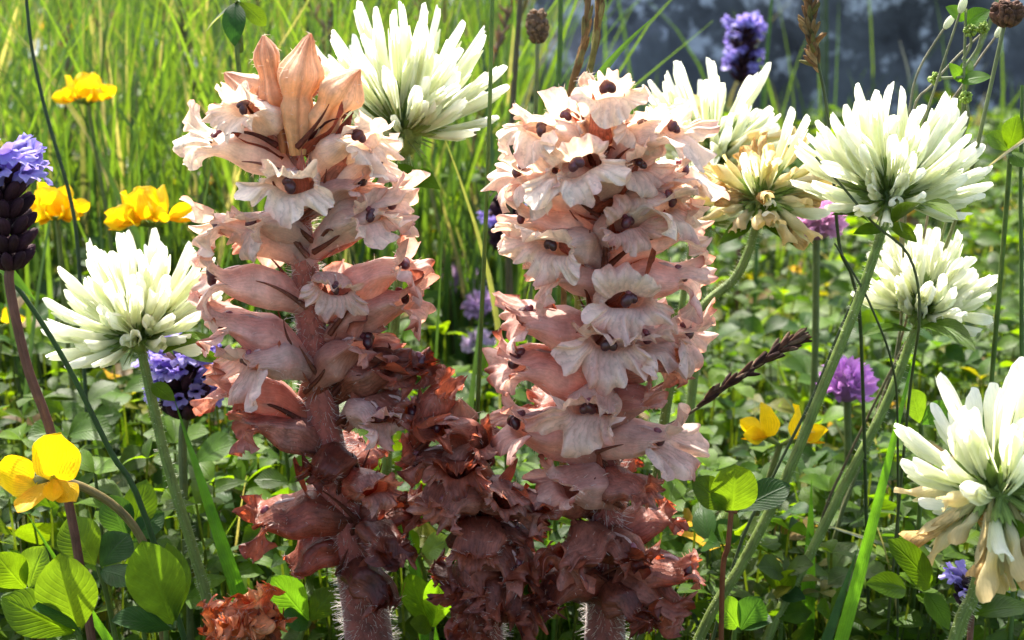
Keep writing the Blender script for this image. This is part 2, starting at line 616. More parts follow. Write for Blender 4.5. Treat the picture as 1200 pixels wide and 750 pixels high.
    return c[-1], al[-1]


def bud_mesh(mb, L, R, a0, a1, col0, col1):
    nt, nv = 18, 40
    s = np.linspace(0, 1, nt)
    al = np.radians(a0 + (a1 - a0) * s)
    c = np.zeros((nt, 3))
    for i in range(1, nt):
        c[i] = c[i - 1] + L / (nt - 1) * np.array([math.cos(al[i]), 0, math.sin(al[i])])
    th = np.arange(nv) * 2 * math.pi / nv
    rows, C = [], []
    p1 = rng.uniform(0, 6.28)
    for i in range(nt):
        t = np.array([math.cos(al[i]), 0, math.sin(al[i])])
        n = np.array([-t[2], 0, t[0]])
        rr = R * (0.42 + 0.58 * min(1, s[i] / 0.5)) * (1 if s[i] < 0.45 else max(0.03, 1 - ((s[i] - 0.45) / 0.56) ** 3.6) * (1 + 0.25 * math.sin(s[i] * 14 + p1)))
        rr = rr * (1 + 0.16 * np.sin(3 * th + p1 + s[i] * 2.5) + 0.09 * np.sin(7 * th + p1 - s[i] * 3) + 0.06 * np.sin(13 * th + p1) * s[i])
        c[i] = c[i] + np.array([0, 1.0, 0]) * 0.10 * math.sin(s[i] * 3 + p1) + n * 0.05 * math.sin(s[i] * 5 + p1)
        rows.append(c[i] + rr[:, None] * (np.cos(th)[:, None] * n * 0.8 + np.sin(th)[:, None] * np.array([0, 1.0, 0])))
        tipc = max(0, (s[i] - 0.80) / 0.20) * .8
        C.append(np.tile((np.array(col0) * (1 - s[i]) + np.array(col1) * s[i]) * (1 - tipc) + np.array((.36, .14, .06)) * tipc, (nv, 1)) * (1 + 0.16 * np.sin(6 * th + p1 + s[i])[:, None] + 0.12 * np.sin(11 * th - 4 * s[i])[:, None]))
    mb.grid(np.array(rows), np.array(C), wrap=True)
    V, F = [], []
    Pt = np.array(rows)
    for _ in range(90):
        i, j = int(rng.integers(2, nt)), int(rng.integers(0, nv))
        p0 = Pt[i, j]
        d = nz(nz(p0 - Pt[i].mean(0)) + rng.normal(0, 0.4, 3))
        h = rng.uniform(0.05, 0.13)
        sd = nz(np.cross(d, rng.normal(0, 1, 3))) * 0.0045
        b0 = len(V)
        V += [p0 - sd, p0 + sd, p0 + d * h + sd * 0.3, p0 + d * h - sd * 0.3]
        F.append([b0, b0 + 1, b0 + 2, b0 + 3])
    mb.quads(V, F, (0.8, 0.72, 0.62))


def make_bract(parent, L, age):
    mb = MB()
    a = math.radians(rng.uniform(28, 55))
    ln = L * rng.uniform(0.75, 1.05)
    tip = np.array([math.cos(a), rng.normal(0, 0.12), math.sin(a)]) * ln
    dark = ramp(np.array(min(1.3, age * 0.5 + rng.uniform(0.5, 0.75))))
    mb.grid(leaf_grid((0.0, 0, -0.12), tip, 0.24 * L / 1.6, (math.sin(a) * 1.0, 0, -math.cos(a)), 'lance', arch=0.14, fold=-0.35, wav=0.25, droop=rng.uniform(-0.2, 0.35), nl=10, nw=5), dark)
    # two thread-like calyx teeth that curl at the tip
    for sgn in (-1, 1):
        b = math.radians(rng.uniform(30, 60))
        n = 9
        pts = []
        p = np.array([0.12, sgn * 0.26, 0.15])
        ang, yaw = b, sgn * rng.uniform(0.1, 0.5)
        curl = rng.uniform(-16, 16)
        for i in range(n):
            pts.append(p.copy())
            ang += math.radians(curl * (i / n))
            p = p + 0.125 * L / 1.6 * np.array([math.cos(ang) * math.cos(yaw), math.cos(ang) * math.sin(yaw), math.sin(ang)])
        mb.tube(pts, np.linspace(0.06, 0.008, n), dark * 0.6, n=5)
    mb.build('bract', M_BRACT, parent)


def make_stigma(parent, cm, am, L, drop=0.0):
    mb = MB()
    k = L / 1.6 * 0.80
    t = np.array([math.cos(am), 0, math.sin(am)])
    n = np.array([-t[2], 0, t[0]])
    c = cm + t * (0.08 + rng.uniform(-0.08, 0.14)) * k + n * (0.06 - drop + rng.normal(0, .03)) * k
    dk = np.array([0.075, 0.014, 0.020]) * rng.uniform(0.6, 1.4)
    ro = rng.normal(0, 0.55)
    sv = math.cos(ro) * np.array([0, 1.0, 0]) + math.sin(ro) * n
    for sgn in (-1, 1):
        g = rng.uniform(0.85, 1.2) * k
        mb.blob(c + sv * sgn * 0.062 * k - n * 0.02 * g, (0.10 * g, 0.115 * g, 0.15 * g), dk * rng.uniform(.85, 1.15), a=14, b=10, axis=n * 0.9 - sv * sgn * 0.75 + t * rng.normal(0, .4), jit=0.04)
    mb.blob(c + n * 0.10 * k - t * .05, (0.085 * k, 0.085 * k, 0.13 * k), dk * 1.8 + np.array([.05, .02, .02]), a=12, b=8, axis=n - t * .9, jit=0.03)
    mb.tube(smooth_path([cm - t * 0.8 * k + n * 0.2 * k, cm - t * 0.3 * k + n * 0.27 * k, c - t * 0.02], 7), 0.045 * k, (0.5, 0.3, 0.25), n=6)
    mb.build('stigma', M_STIGMA, parent)


class Spike:
    def __init__(self, label, path_px, Y, r_top, r_bot, group=None):
        """path_px: [(px,py)...] from top to bottom"""
        self.Y = Y
        pts = [P(x, y, Y) for x, y in path_px]
        last = pts[-1]
        d = last - pts[-2]
        foot = last + d / abs(d[2]) * (last[2] + 0.3)
        foot[0] = last[0] + 0.5 * (foot[0] - last[0])
        self.path = smooth_path(pts + [foot], 40)
        self.base = foot.copy()
        self.root = thing('broomrape', label, 'flower spike', foot, group)
        mb = MB()
        zs = np.linspace(0, 1, 40)
        rad = r_top + (r_bot - r_top) * zs ** 1.15
        cols = np.stack([np.interp(zs, [0, 0.3, 0.7, 1], v) for v in ([.46, .37, .24, .16], [.20, .090, .052, .045], [.13, .062, .038, .032])], -1)
        pts2 = self.path + np.random.default_rng(3).normal(0, 0.012, self.path.shape)
        mb.tube(pts2, rad, cols, n=16)
        mb.build('stem', M_BSTEM, self.root, foot)
        # hairs on the stem
        V, F = [], []
        for _ in range(3800):
            u = rng.uniform(0.1, 0.97) * 39
            i = int(u)
            c = self.path[i] + (self.path[i + 1] - self.path[i]) * (u - i)
            r0 = np.interp(u / 39, zs, rad)
            a = rng.uniform(0, 6.28)
            d = nz(np.array([math.cos(a), math.sin(a), rng.normal(0.0, 0.35)]))
            h = rng.uniform(0.08, 0.24)
            p0 = c + np.array([math.cos(a), math.sin(a), 0]) * r0 * 0.97
            sd = nz(np.cross(d, rng.normal(0, 1, 3))) * 0.005
            b0 = len(V)
            tip = p0 + d * h + np.array([0, 0, rng.normal(0, 0.03)])
            V += [p0 - sd, p0 + sd, tip + sd * 0.35, tip - sd * 0.35]
            F.append([b0, b0 + 1, b0 + 2, b0 + 3])
        hb = MB()
        hb.quads(V, F, (0.72, 0.66, 0.6))
        tag(hb.build('stem_hair', M_HAIR, self.root, foot), kind='stuff')

    def at_z(self, z):
        zz = self.path[:, 2]
        i = int(np.argmin(np.abs(zz - z)))
        return self.path[i]

    def flower(self, px, py, size=1.0, age=0.2, wither=0.0, a0=62, a1=2, back=False, phi=None, lipk=1.0, stig=True, frill=1.0, edge=0.3, depth=None, label=None):
        L = 1.6 * size
        if phi is not None and abs(phi) > 60:
            px -= math.copysign(15, phi)
        s = np.linspace(0, 1, 12)
        al = np.radians(a0 + (a1 - a0) * s ** 0.8)
        am = 0.5 * (al[1:] + al[:-1])
        reach = float(np.sum(np.cos(am)) * L / 11)
        rise = float(np.sum(np.sin(am)) * L / 11)
        yo = 0.0
        m = P(px, py, self.Y)
        for _ in range(3):
            m = P(px, py, self.Y + yo)
            ax = self.at_z(m[2] - rise)
            if phi is None:
                sn = np.clip((m[0] - ax[0]) / reach, -0.99, 0.99)
                ph = math.asin(sn)
                if back: ph = math.pi - ph
            else:
                ph = math.radians(phi)
            yo = -reach * math.cos(ph) if depth is None else depth
        out = np.array([math.sin(ph), -math.cos(ph), 0])
        base = m - out * reach - np.array([0, 0, rise])
        self._make(base, out, L, age, wither, a0, a1, lipk, stig, frill, edge, size)

    def _make(self, base, out, L, age, wither, a0, a1, lipk, stig, frill, edge, size):
        mb = MB()
        cm, ae = corolla(mb, L, 0.46 * size, a0, a1, age, wither, lipk, frill=frill, edge=edge)
        fo = mb.build('flower', M_WITHER if wither > 0.25 or age > 0.6 else M_COROLLA, self.root)
        M = frame(out, (0, 0, 1))
        rot = Matrix.Rotation(math.radians(rng.normal(0, 7)), 4, Vector(out)) 
        M2 = np.array(rot @ Matrix(M.tolist()))
        M2[:3, 3] = (base - self.base) * S
        fo.matrix_local = Matrix(M2.tolist())
        make_bract(fo, L, age)
        if stig:
            make_stigma(fo, cm, ae, L)

    def bud(self, px, py, L, R, lean, cols, dy=0.0, phi=None):
        """px,py = bud base; lean = direction (px offset of tip)"""
        b = P(px, py, self.Y + dy)
        a = math.atan2(lean[1], abs(lean[0]) + 1e-6)
        out = nz((math.copysign(1, lean[0]), -0.25, 0))
        mb = MB()
        bud_mesh(mb, L, R, math.degrees(a) + 8, math.degrees(a) - 8, *cols)
        fo = mb.build('bud', M_COROLLA, self.root)
        M = frame(out, (0, 0, 1))
        M[:3, 3] = (b - self.base) * S
        fo.matrix_local = Matrix(M.tolist())
        make_bract(fo, L * 0.8, 0.75)

    def fill(self, z0, z1, n, age0, age1, wither, size=0.95, front=False):
        """the flowers round the far side of the spike"""
        for i in range(n):
            f = (i + 0.5) / n
            z = z0 + (z1 - z0) * f
            ph = math.radians(i * 137.5 % 200 + 80) if not front else math.radians(i * 137.5 % 150 - 75)
            ax = self.at_z(z)
            out = np.array([math.sin(ph), -math.cos(ph), 0])
            age = age0 + (age1 - age0) * f
            self._make(ax - out * 0.05, out, 1.6 * size * rng.uniform(0.8, 0.95), age + rng.normal(0, 0.05), wither * f, 60, rng.uniform(-10, 12), 1.0, rng.random() < 0.7, 1.0, 0.3, size)


# --- left spike
A = Spike('tall rust-stemmed broomrape spike with cream frilled flowers and orange buds on top',
          [(338, 150), (345, 220), (358, 320), (374, 450), (392, 560), (418, 660), (432, 748)], 0.0, 0.16, 0.52)
A.bud(331, 178, 2.0, 0.30, (-0.12, 1), ((.50, .20, .07), (.70, .46, .26)), -0.35)
A.bud(348, 180, 2.05, 0.36, (0.12, 1), ((.66, .36, .13), (.78, .58, .38)), -0.6)
A.bud(358, 176, 1.75, 0.40, (0.75, 1), ((.74, .50, .26), (.80, .60, .38)), -0.2)
A.bud(318, 158, 1.35, 0.36, (-0.65, 1), ((.72, .50, .32), (.74, .54, .38)), 0.1)
A.bud(345, 160, 1.5, 0.28, (0.3, 1), ((.40, .14, .07), (.5, .25, .14)), 0.3)
A.flower(288, 128, 0.85, 0.00, a0=66, a1=14, phi=-38)
A.flower(238, 166, 1.05, 0.06, a0=50, a1=10, phi=-82)
A.flower(337, 214, 0.95, 0.05, a0=66, a1=6, phi=-4, lipk=1.1)
A.flower(412, 166, 0.90, 0.03, a0=60, a1=18, phi=48)
A.flower(452, 192, 0.85, 0.08, a0=58, a1=14, phi=72)
A.flower(246, 266, 1.10, 0.20, a0=48, a1=8, phi=-76)
A.flower(470, 236, 1.10, 0.20, a0=52, a1=22, phi=78)
A.flower(246, 328, 1.08, 0.28, a0=46, a1=6, phi=-78)
A.flower(384, 338, 0.72, 0.32, a0=64, a1=-4, phi=10)
A.flower(302, 262, 0.82, 0.22, a0=58, a1=6, phi=-45, depth=-0.8)
A.flower(430, 254, 0.82, 0.22, a0=58, a1=10, phi=45, depth=-0.8)
A.flower(480, 314, 1.08, 0.36, a0=48, a1=24, phi=78, edge=0.5)
A.flower(486, 354, 1.02, 0.44, a0=46, a1=16, phi=76, edge=0.6)
A.flower(256, 376, 1.10, 0.42, a0=52, a1=20, phi=-80, edge=0.6)
A.flower(292, 424, 0.95, 0.34, a0=56, a1=-4, phi=-54, lipk=1.05)
A.flower(254, 446, 1.00, 0.58, 0.2, a0=52, a1=14, phi=-84, edge=0.5)
A.flower(288, 492, 1.00, 0.56, 0.3, a0=56, a1=14, phi=-80, stig=False)
A.flower(448, 488, 0.82, 0.42, 0.15, a0=60, a1=-8, phi=40, edge=0.2)
A.flower(436, 405, 1.00, 0.60, 0.15, a0=62, a1=30, phi=66, edge=0.5)
A.flower(474, 436, 0.90, 0.74, 0.6, a0=58, a1=6, phi=62)
A.flower(506, 424, 0.92, 0.88, 0.8, a0=55, a1=4, phi=80, depth=-0.3)
A.flower(494, 478, 0.90, 0.76, 0.6, a0=50, a1=-5, phi=66)
A.flower(372, 552, 0.78, 0.92, 0.8, a0=60, a1=-15, phi=-24, stig=False)
A.flower(300, 606, 1.15, 0.80, 0.4, a0=34, a1=-14, phi=-82, edge=0.3)
A.flower(440, 572, 0.85, 0.58, 0.3, a0=64, a1=0, phi=34, stig=False, lipk=.6)
A.flower(452, 645, 0.85, 0.96, 0.8, a0=60, a1=-20, phi=28, stig=False)
A.flower(332, 664, 0.85, 0.84, 1.0, a0=25, a1=-50, phi=-84, stig=False, lipk=0.4)
A.flower(446, 700, 0.80, 0.96, 0.9, a0=50, a1=-40, phi=40, stig=False)
za, zb = A.at_z(P(0, 230, 0)[2])[2], A.at_z(P(0, 660, 0)[2])[2]
A.fill(za, zb, 7, 0.2, 0.85, 0.6)

# --- right spike
B = Spike('tall pink broomrape spike with pale frilled flowers and dark stigmas beside the thin grass stem',
          [(705, 150), (705, 250), (706, 350), (705, 450), (708, 560), (712, 650), (708, 748)], -0.3, 0.16, 0.42)
B.bud(700, 150, 1.0, 0.26, (-0.2, 1), ((.72, .52, .40), (.78, .62, .46)), 0.4)
B.flower(717, 108, 0.86, 0.00, a0=74, a1=22, phi=6, lipk=1.05)
B.flower(632, 152, 0.88, 0.08, a0=62, a1=14, phi=-50)
B.flower(786, 152, 0.92, 0.10, a0=62, a1=16, phi=56)
B.flower(691, 192, 0.95, 0.10, a0=64, a1=4, phi=-6, lipk=1.15)
B.flower(600, 206, 1.02, 0.14, a0=52, a1=14, phi=-82)
B.flower(666, 138, 0.76, 0.06, a0=68, a1=20, phi=-25, depth=-0.4)
B.flower(752, 148, 0.80, 0.08, a0=66, a1=18, phi=30, depth=-0.5)
B.flower(655, 205, 0.80, 0.16, a0=60, a1=8, phi=-50, depth=-0.9)
B.flower(742, 196, 0.82, 0.20, a0=62, a1=24, phi=46, depth=-0.8)
B.flower(782, 240, 0.95, 0.16, a0=60, a1=2, phi=54, lipk=1.1)
B.flower(644, 286, 0.92, 0.18, a0=58, a1=-2, phi=-42, lipk=1.1)
B.flower(606, 258, 1.02, 0.20, a0=52, a1=8, phi=-80)
B.flower(810, 202, 0.98, 0.16, a0=54, a1=16, phi=80)
B.flower(740, 262, 0.80, 0.34, a0=60, a1=14, phi=30, depth=-0.8)
B.flower(812, 270, 0.95, 0.22, a0=54, a1=10, phi=80)
B.flower(812, 322, 1.05, 0.28, a0=48, a1=0, phi=80, edge=0.4)
B.flower(632, 322, 0.85, 0.30, a0=56, a1=4, phi=-66, depth=-0.5, edge=.5)
B.flower(732, 352, 0.92, 0.24, a0=60, a1=-2, phi=14, lipk=1.15)
B.flower(812, 392, 1.08, 0.34, a0=44, a1=4, phi=78)
B.flower(600, 372, 1.20, 0.42, a0=44, a1=14, phi=-82, lipk=0.7, edge=0.8)
B.flower(712, 400, 0.90, 0.28, a0=56, a1=-10, phi=-6, lipk=1.2)
B.flower(762, 396, 0.88, 0.30, a0=54, a1=-2, phi=50, lipk=1.15)
B.flower(594, 424, 1.25, 0.44, a0=52, a1=14, phi=-78, lipk=0.7, edge=0.8)
B.flower(686, 478, 0.92, 0.32, a0=60, a1=-6, phi=-16, lipk=1.2)
B.flower(592, 496, 1.28, 0.46, a0=54, a1=12, phi=-76, lipk=0.6, edge=0.8)
B.flower(788, 514, 0.98, 0.34, a0=46, a1=2, phi=66, lipk=1.2)
B.flower(772, 462, 0.95, 0.56, 0.2, a0=50, a1=20, phi=76, stig=False, lipk=0.5)
B.flower(650, 560, 1.05, 0.50, 0.2, a0=56, a1=10, phi=-58, edge=0.5, stig=False, lipk=.6)
B.flower(634, 594, 0.90, 0.66, 0.5, a0=52, a1=-6, phi=-50, edge=0.5)
B.flower(752, 572, 0.90, 0.60, 0.3, a0=50, a1=0, phi=50, stig=False, lipk=.7)
B.flower(668, 652, 0.95, 0.78, 0.5, a0=56, a1=-20, phi=-36, stig=False)
B.flower(742, 650, 0.86, 0.88, 0.7, a0=50, a1=-10, phi=40)
B.flower(818, 668, 1.18, 0.66, 0.3, a0=34, a1=8, phi=78, lipk=0.5)
B.flower(800, 708, 1.05, 0.72, 0.6, a0=24, a1=-30, phi=72, stig=False, lipk=0.8)
B.flower(644, 700, 0.95, 0.92, 0.8, a0=50, a1=-25, phi=-56, stig=False)
B.flower(750, 718, 0.85, 0.92, 0.8, a0=46, a1=-25, phi=44, stig=False)
za, zb = B.at_z(P(0, 220, 0)[2])[2], B.at_z(P(0, 680, 0)[2])[2]
B.fill(za, zb, 7, 0.15, 0.8, 0.6)

# --- short middle spike, withered
Cs = Spike('short brown withered broomrape spike squeezed between the two tall broomrape spikes',
           [(545, 520), (552, 580), (562, 650), (572, 748)], -0.2, 0.14, 0.36)
Cs.bud(540, 545, 1.3, 0.34, (0.05, 1), ((.30, .09, .05), (.40, .2, .12)), 0.1)
Cs.flower(541, 452, 0.95, 0.67, 0.28, a0=80, a1=52, phi=70, lipk=0.5, stig=False)
Cs.flower(583, 512, 1.0, 0.65, 0.28, a0=66, a1=40, phi=66, lipk=0.5, stig=False)
Cs.flower(512, 500, 0.95, 0.77, 0.42, a0=66, a1=20, phi=-50)
Cs.flower(480, 540, 0.95, 0.65, 0.35, a0=58, a1=0, phi=-74)
Cs.flower(540, 552, 0.9, 0.79, 0.42, a0=64, a1=10, phi=-8, stig=False)
Cs.flower(514, 590, 0.95, 0.63, 0.24, a0=58, a1=-14, phi=-40, lipk=0.7)
Cs.flower(586, 590, 0.95, 0.59, 0.35, a0=58, a1=-10, phi=32, lipk=0.4, stig=False)
Cs.flower(476, 596, 0.95, 0.85, 0.56, a0=54, a1=-12, phi=-80, stig=False)
Cs.flower(622, 628, 0.9, 0.79, 0.49, a0=52, a1=-14, phi=68)
Cs.flower(558, 648, 0.9, 0.79, 0.35, a0=56, a1=-25, phi=-4, lipk=0.5, stig=False)
Cs.flower(606, 668, 0.95, 0.77, 0.56, a0=54, a1=-25, phi=44)
Cs.flower(540, 690, 0.9, 0.93, 0.70, a0=52, a1=-30, phi=-34, stig=False)
Cs.flower(590, 712, 0.9, 0.91, 0.70, a0=50, a1=-30, phi=22, stig=False)
Cs.flower(632, 716, 0.9, 0.88, 0.70, a0=45, a1=-30, phi=64, stig=False)
Cs.flower(552, 735, 0.85, 0.93, 0.70, a0=50, a1=-35, phi=-12, stig=False)
za, zb = P(0, 600, 0)[2], P(0, 730, 0)[2]
Cs.fill(za, zb, 5, 0.85, 1.0, 0.9)

# --- stub of a fourth, orange dried
D = Spike('low dried orange broomrape flower cluster below the left broomrape among round leaves',
          [(283, 745), (283, 765), (282, 790)], -1.2, 0.14, 0.3)
TINT = np.array([1.75, 1.75, 1.0])
D.flower(258, 716, 0.8, 0.74, 1.0, a0=60, a1=20, phi=-60, stig=False, edge=0.2)
D.flower(300, 700, 0.8, 0.66, 1.0, a0=76, a1=50, phi=20, stig=False, edge=0.1)
D.flower(312, 730, 0.75, 0.78, 1.0, a0=60, a1=10, phi=60, stig=False)
D.flower(276, 732, 0.8, 0.70, 1.0, a0=64, a1=10, phi=-10, stig=False)
D.flower(240, 742, 0.75, 0.74, 1.0, a0=50, a1=0, phi=-75, stig=False)


TINT = np.array([1.0, 1.0, 1.0])

# ------------------------------------------------------------------ white clover
def floret_mesh(name, kind, seed):
    r_ = np.random.default_rng(seed)
    mb = MB()
    L = 1.0
    bend = r_.uniform(0.05, 0.22)

    def zc(x):
        return bend * x * x - 0.04 * x
    if kind == 'fresh':
        c0, c1, c2 = np.array([.64, .70, .38]), np.array([.86, .86, .70]), np.array([.89, .88, .79])
    elif kind == 'old':
        c0, c1, c2 = np.array([.58, .58, .28]), np.array([.78, .72, .46]), np.array([.70, .54, .26])
    else:
        c0, c1, c2 = np.array([.58, .52, .24]), np.array([.66, .50, .22]), np.array([.54, .34, .12])
    # calyx
    n = 10
    th = np.arange(n) * 2 * math.pi / n
    rows = []
    for i, x in enumerate(np.linspace(0, 0.30, 5)):
        rr = (0.055 + 0.045 * min(1, x / 0.2)) * np.ones(n)
        xx = x + (0.10 * (np.arange(n) % 2 == 0) if i == 4 else 0) * np.ones(n)
        rows.append(np.stack([xx, rr * np.cos(th), zc(xx) + rr * np.sin(th)], -1))
    mb.grid(np.array(rows), np.array([.26, .36, .09]) if kind != 'dry' else np.array([.34, .30, .10]), wrap=True, mat=1)
    # standard petal: a sheet folded over the others, opening into a narrow tip
    nt, nv = 16, 13
    t = np.linspace(0, 1, nt)
    hw = np.interp(t, [0, .15, .40, .62, .80, .92, 0.97, 1.0], [.15, .17, .195, .215, .215, .20, .185, .13]) * r_.uniform(0.9, 1.12)
    open_ = np.interp(t, [0, .3, .55, .75, 1.0], [2.9, 2.6, 2.1, r_.uniform(1.5, 2.2), r_.uniform(1.3, 2.4)])
    v = np.linspace(-1, 1, nv)
    Pt = np.zeros((nt, nv, 3))
    C = np.zeros((nt, nv, 3))
    p = r_.uniform(0, 6.28)
    tipup = r_.uniform(-0.10, 0.22)
    for i in range(nt):
        x = 0.16 + t[i] * 0.84 * L
        R = hw[i] / open_[i] * 1.15
        a = v * open_[i]
        zc_ = zc(x) + tipup * max(0, t[i] - 0.55) ** 2 * 2
        wob = 0.03 * np.sin(t[i] * 7 + v * 2.5 + p) * t[i] + 0.02 * np.sin(v * 7 + p) * t[i] ** 4
        Pt[i, :, 0] = x + 0.02 * np.cos(v * 3 + p) * t[i] - 0.06 * v * v * t[i] * (1 - t[i])
        Pt[i, :, 1] = R * np.sin(a) + wob + 0.03 * math.sin(t[i] * 3 + p) * t[i]
        Pt[i, :, 2] = zc_ + R * np.cos(a) - (R * 0.4)
        k = np.clip(t[i] * 2.6, 0, 1)
        k2 = np.clip((t[i] - 0.4) / 0.5, 0, 1)
        C[i] = (c0 * (1 - k) + c1 * k) * (1 - k2) + c2 * k2
    if kind != 'fresh':
        am = 0.05 if kind == 'old' else 0.085
        Pt[..., 1] += am * np.sin(Pt[..., 0] * 14 + v[None, :] * 2 + p) * t[:, None]
        Pt[..., 2] += am * np.sin(Pt[..., 0] * 11 + v[None, :] * 3 + p * 2) * t[:, None] - 0.35 * t[:, None] ** 2 * (1 if kind == 'dry' else 0.6)
    mb.grid(Pt, C)
    # wings + keel, shorter, standing a little below
    for sgn in (-1, 0, 1):
        ln = r_.uniform(0.62, 0.74) if sgn else 0.60
        nt2, nv2 = 9, 7
        tt = np.linspace(0, 1, nt2)
        h2 = np.interp(tt, [0, .4, .75, 1], [.05, .07, .095, .015])
        vv = np.linspace(-1, 1, nv2)
        Q = np.zeros((nt2, nv2, 3))
        for i in range(nt2):
            x = 0.18 + tt[i] * ln
            Q[i, :, 0] = x
            Q[i, :, 1] = sgn * (0.035 + 0.05 * tt[i]) + 0.02 * vv ** 2 * sgn + 0.02 * vv * (sgn == 0)
            Q[i, :, 2] = zc(x) - 0.07 - 0.05 * tt[i] + h2[i] * vv + (0 if kind == 'fresh' else -0.15 * tt[i] ** 2)
        mb.grid(Q, c1 * 0.5 + c0 * 0.5 * 0.9 + 0.04)
    return mb.mesh(name, [M_WHITE if kind != 'dry' else M_DRY, M_STEM])


FL = {k: [floret_mesh('floret', k, 100 * i + {'fresh': 1, 'old': 2, 'dry': 3}[k]) for i in range(8 if k == 'fresh' else 5)] for k in ('fresh', 'old', 'dry')}


def clover(label, head, Y, axis, R, N, stem, r_stem=0.11, pol=(4, 100), mix=(1, 0, 0), leaves=(), group='white clover plants', droop_old=True, flat=1.3, core=0.32, wid=0.78, extra=(), lowdry=False):
    """head = px of the flower-head base; stem = [(px,py,Y)..] below it down to the ground"""
    h = P(*head, Y)
    axis = nz(axis)
    pts = [h + axis * 0.1] + [P(x, y, yy) for x, y, yy in stem]
    last = pts[-1]
    d = nz(last - pts[-2])
    d = nz(d + np.array([0, 0, -0.5]))
    foot = last + d * ((last[2] + 0.3) / max(0.25, -d[2]))
    pts.append(foot)
    root = thing('white_clover', label, 'clover', foot, group)
    mb = MB()
    path = smooth_path(pts, 30)
    u = np.linspace(0, 1, 30)
    cc = np.stack([np.interp(u, [0, 1], v) for v in ([.17, .13], [.25, .18], [.05, .04])], -1)
    mb.tube(path, np.linspace(r_stem * 0.85, r_stem * 1.1, 30), cc, n=9)
    mb.build('stem', M_STEM, root, foot)
    hb = MB()
    V, F = [], []
    for _ in range(700):
        k = rng.uniform(0, 28)
        i = int(k)
        c = path[i] + (path[i + 1] - path[i]) * (k - i)
        tg = nz(path[i + 1] - path[i])
        dd = nz(np.cross(tg, rng.normal(0, 1, 3)))
        p0 = c + dd * r_stem * 0.9
        tip = p0 + dd * rng.uniform(0.04, 0.1)
        sd = nz(np.cross(dd, rng.normal(0, 1, 3))) * 0.0035
        b0 = len(V)
        V += [p0 - sd, p0 + sd, tip + sd * .4, tip - sd * .4]
        F.append([b0, b0 + 1, b0 + 2, b0 + 3])
    hb.quads(V, F, (0.5, 0.55, 0.35))
    tag(hb.build('stem_hair', M_HAIR, root, foot), kind='stuff')
    # receptacle
    rb = MB()
    rb.blob((0, 0, 0), (core * 0.9, core * 0.9, core * 1.1), (.22, .32, .07), a=16, b=12, axis=axis, jit=0.08)
    for _ in range(60):
        dd = nz(rng.normal(0, 1, 3) + axis * 0.6)
        rb.tube([dd * core * 0.7, dd * (core + rng.uniform(0.15, 0.4))], [0.03, 0.006], (.33, .42, .14), n=4)
    hd = rb.build('flower_head', M_STEM, root, loc=h - foot + axis * core * 0.8)
    e1 = nz(np.cross(axis, (0.2, 0.9, 0.3)))
    e2 = np.cross(axis, e1)
    for i in range(N):
        f = (i + 0.5) / N
        ct = math.cos(math.radians(pol[0])) + (math.cos(math.radians(pol[1])) - math.cos(math.radians(pol[0]))) * f
        th = math.acos(np.clip(ct, -1, 1)) + rng.normal(0, 0.06)
        ph = i * 2.39996 + rng.normal(0, 0.15)
        dv = axis * math.cos(th) + (e1 * math.cos(ph) + e2 * math.sin(ph)) * math.sin(th)
        x = rng.random()
        kind = 'fresh' if x < mix[0] else ('old' if x < mix[0] + mix[1] else 'dry')
        if lowdry and dv[2] < 0.05:
            kind = 'fresh' if x < .25 else 'old' if x < .7 else 'dry'
        dd = dv.copy()
        if kind != 'fresh' and droop_old:
            dd = nz(dv + np.array([0, 0, -0.5 if lowdry else -0.22]) + rng.normal(0, .22, 3))
        else:
            dd = nz(dv + axis * 0.14 * math.sin(th) + rng.normal(0, 0.11, 3))
        sc_ = R * (rng.uniform(0.66, 1.14) if rng.random() < .8 else rng.uniform(1.05, 1.22)) * (1 - (1 - flat) * math.cos(th))
        M = frame(dd, axis + rng.normal(0, 0.45, 3))
        wd_ = wid * rng.uniform(0.82, 1.15)
        M[:3, :3] = M[:3, :3] @ np.diag([sc_, wd_, wd_ * rng.uniform(0.9, 1.1)])
        M[:3, 3] = dv * core * 0.75
        ms = FL[kind]
        inst('floret', ms[int(rng.integers(len(ms)))], hd, M)
    for lean, ln in extra:
        M = frame(nz((lean, -0.1, 1)), (-.5, -1, .2))
        M[:3, :3] = M[:3, :3] @ np.diag([ln, wid * .9, wid * .9])
        M[:3, 3] = (lean * core * .5, 0, core * .5)
        inst('floret', FL['fresh'][int(rng.integers(8))], hd, M)
    for lf in leaves:
        b, t, W = lf[:3]
        nrm = lf[3] if len(lf) > 3 else CAMN
        add_leaf(root, foot, P(*b), P(*t), W, nrm, 'leaf', lf[4] if len(lf) > 4 else 'ovate', col=gcol(LEAFG, 0.1), arch=rng.uniform(0.05, 0.15), fold=0.2)
    return root


clover('white clover head above violet self-heal, left of the cream-topped broomrape', (165, 408), 1.8, (-0.08, -0.12, 1), 1.45, 76,
       [(172, 440, 1.7), (195, 540, 1.4), (228, 650, 1.2), (247, 722, 1.0)], 0.105, (3, 98),
       leaves=[((190, 414, 1.2), (252, 396, 0.8), 0.20, (0.1, -0.5, 0.8)), ((140, 424, 1.4), (84, 430, 1.0), 0.17, (0, -0.4, 0.8)), ((215, 412, 2.4), (262, 424, 2.4), 0.15, CAMN),
               ((178, 450, 1.2), (205, 470, 0.9), 0.16, CAMN)])
clover('large brilliant white clover head right behind the orange-budded broomrape tip', (474, 176), 4.5, (-0.05, -0.02, 1), 1.7, 100,
       [(474, 230, 4.4), (460, 420, 4.2), (450, 620, 4.0)], 0.11, (3, 92), core=0.45,
       leaves=[((480, 208, 4), (516, 222, 3.5), 0.25, CAMN, 'lance'), ((490, 200, 4), (440, 214, 4), 0.2, CAMN)])
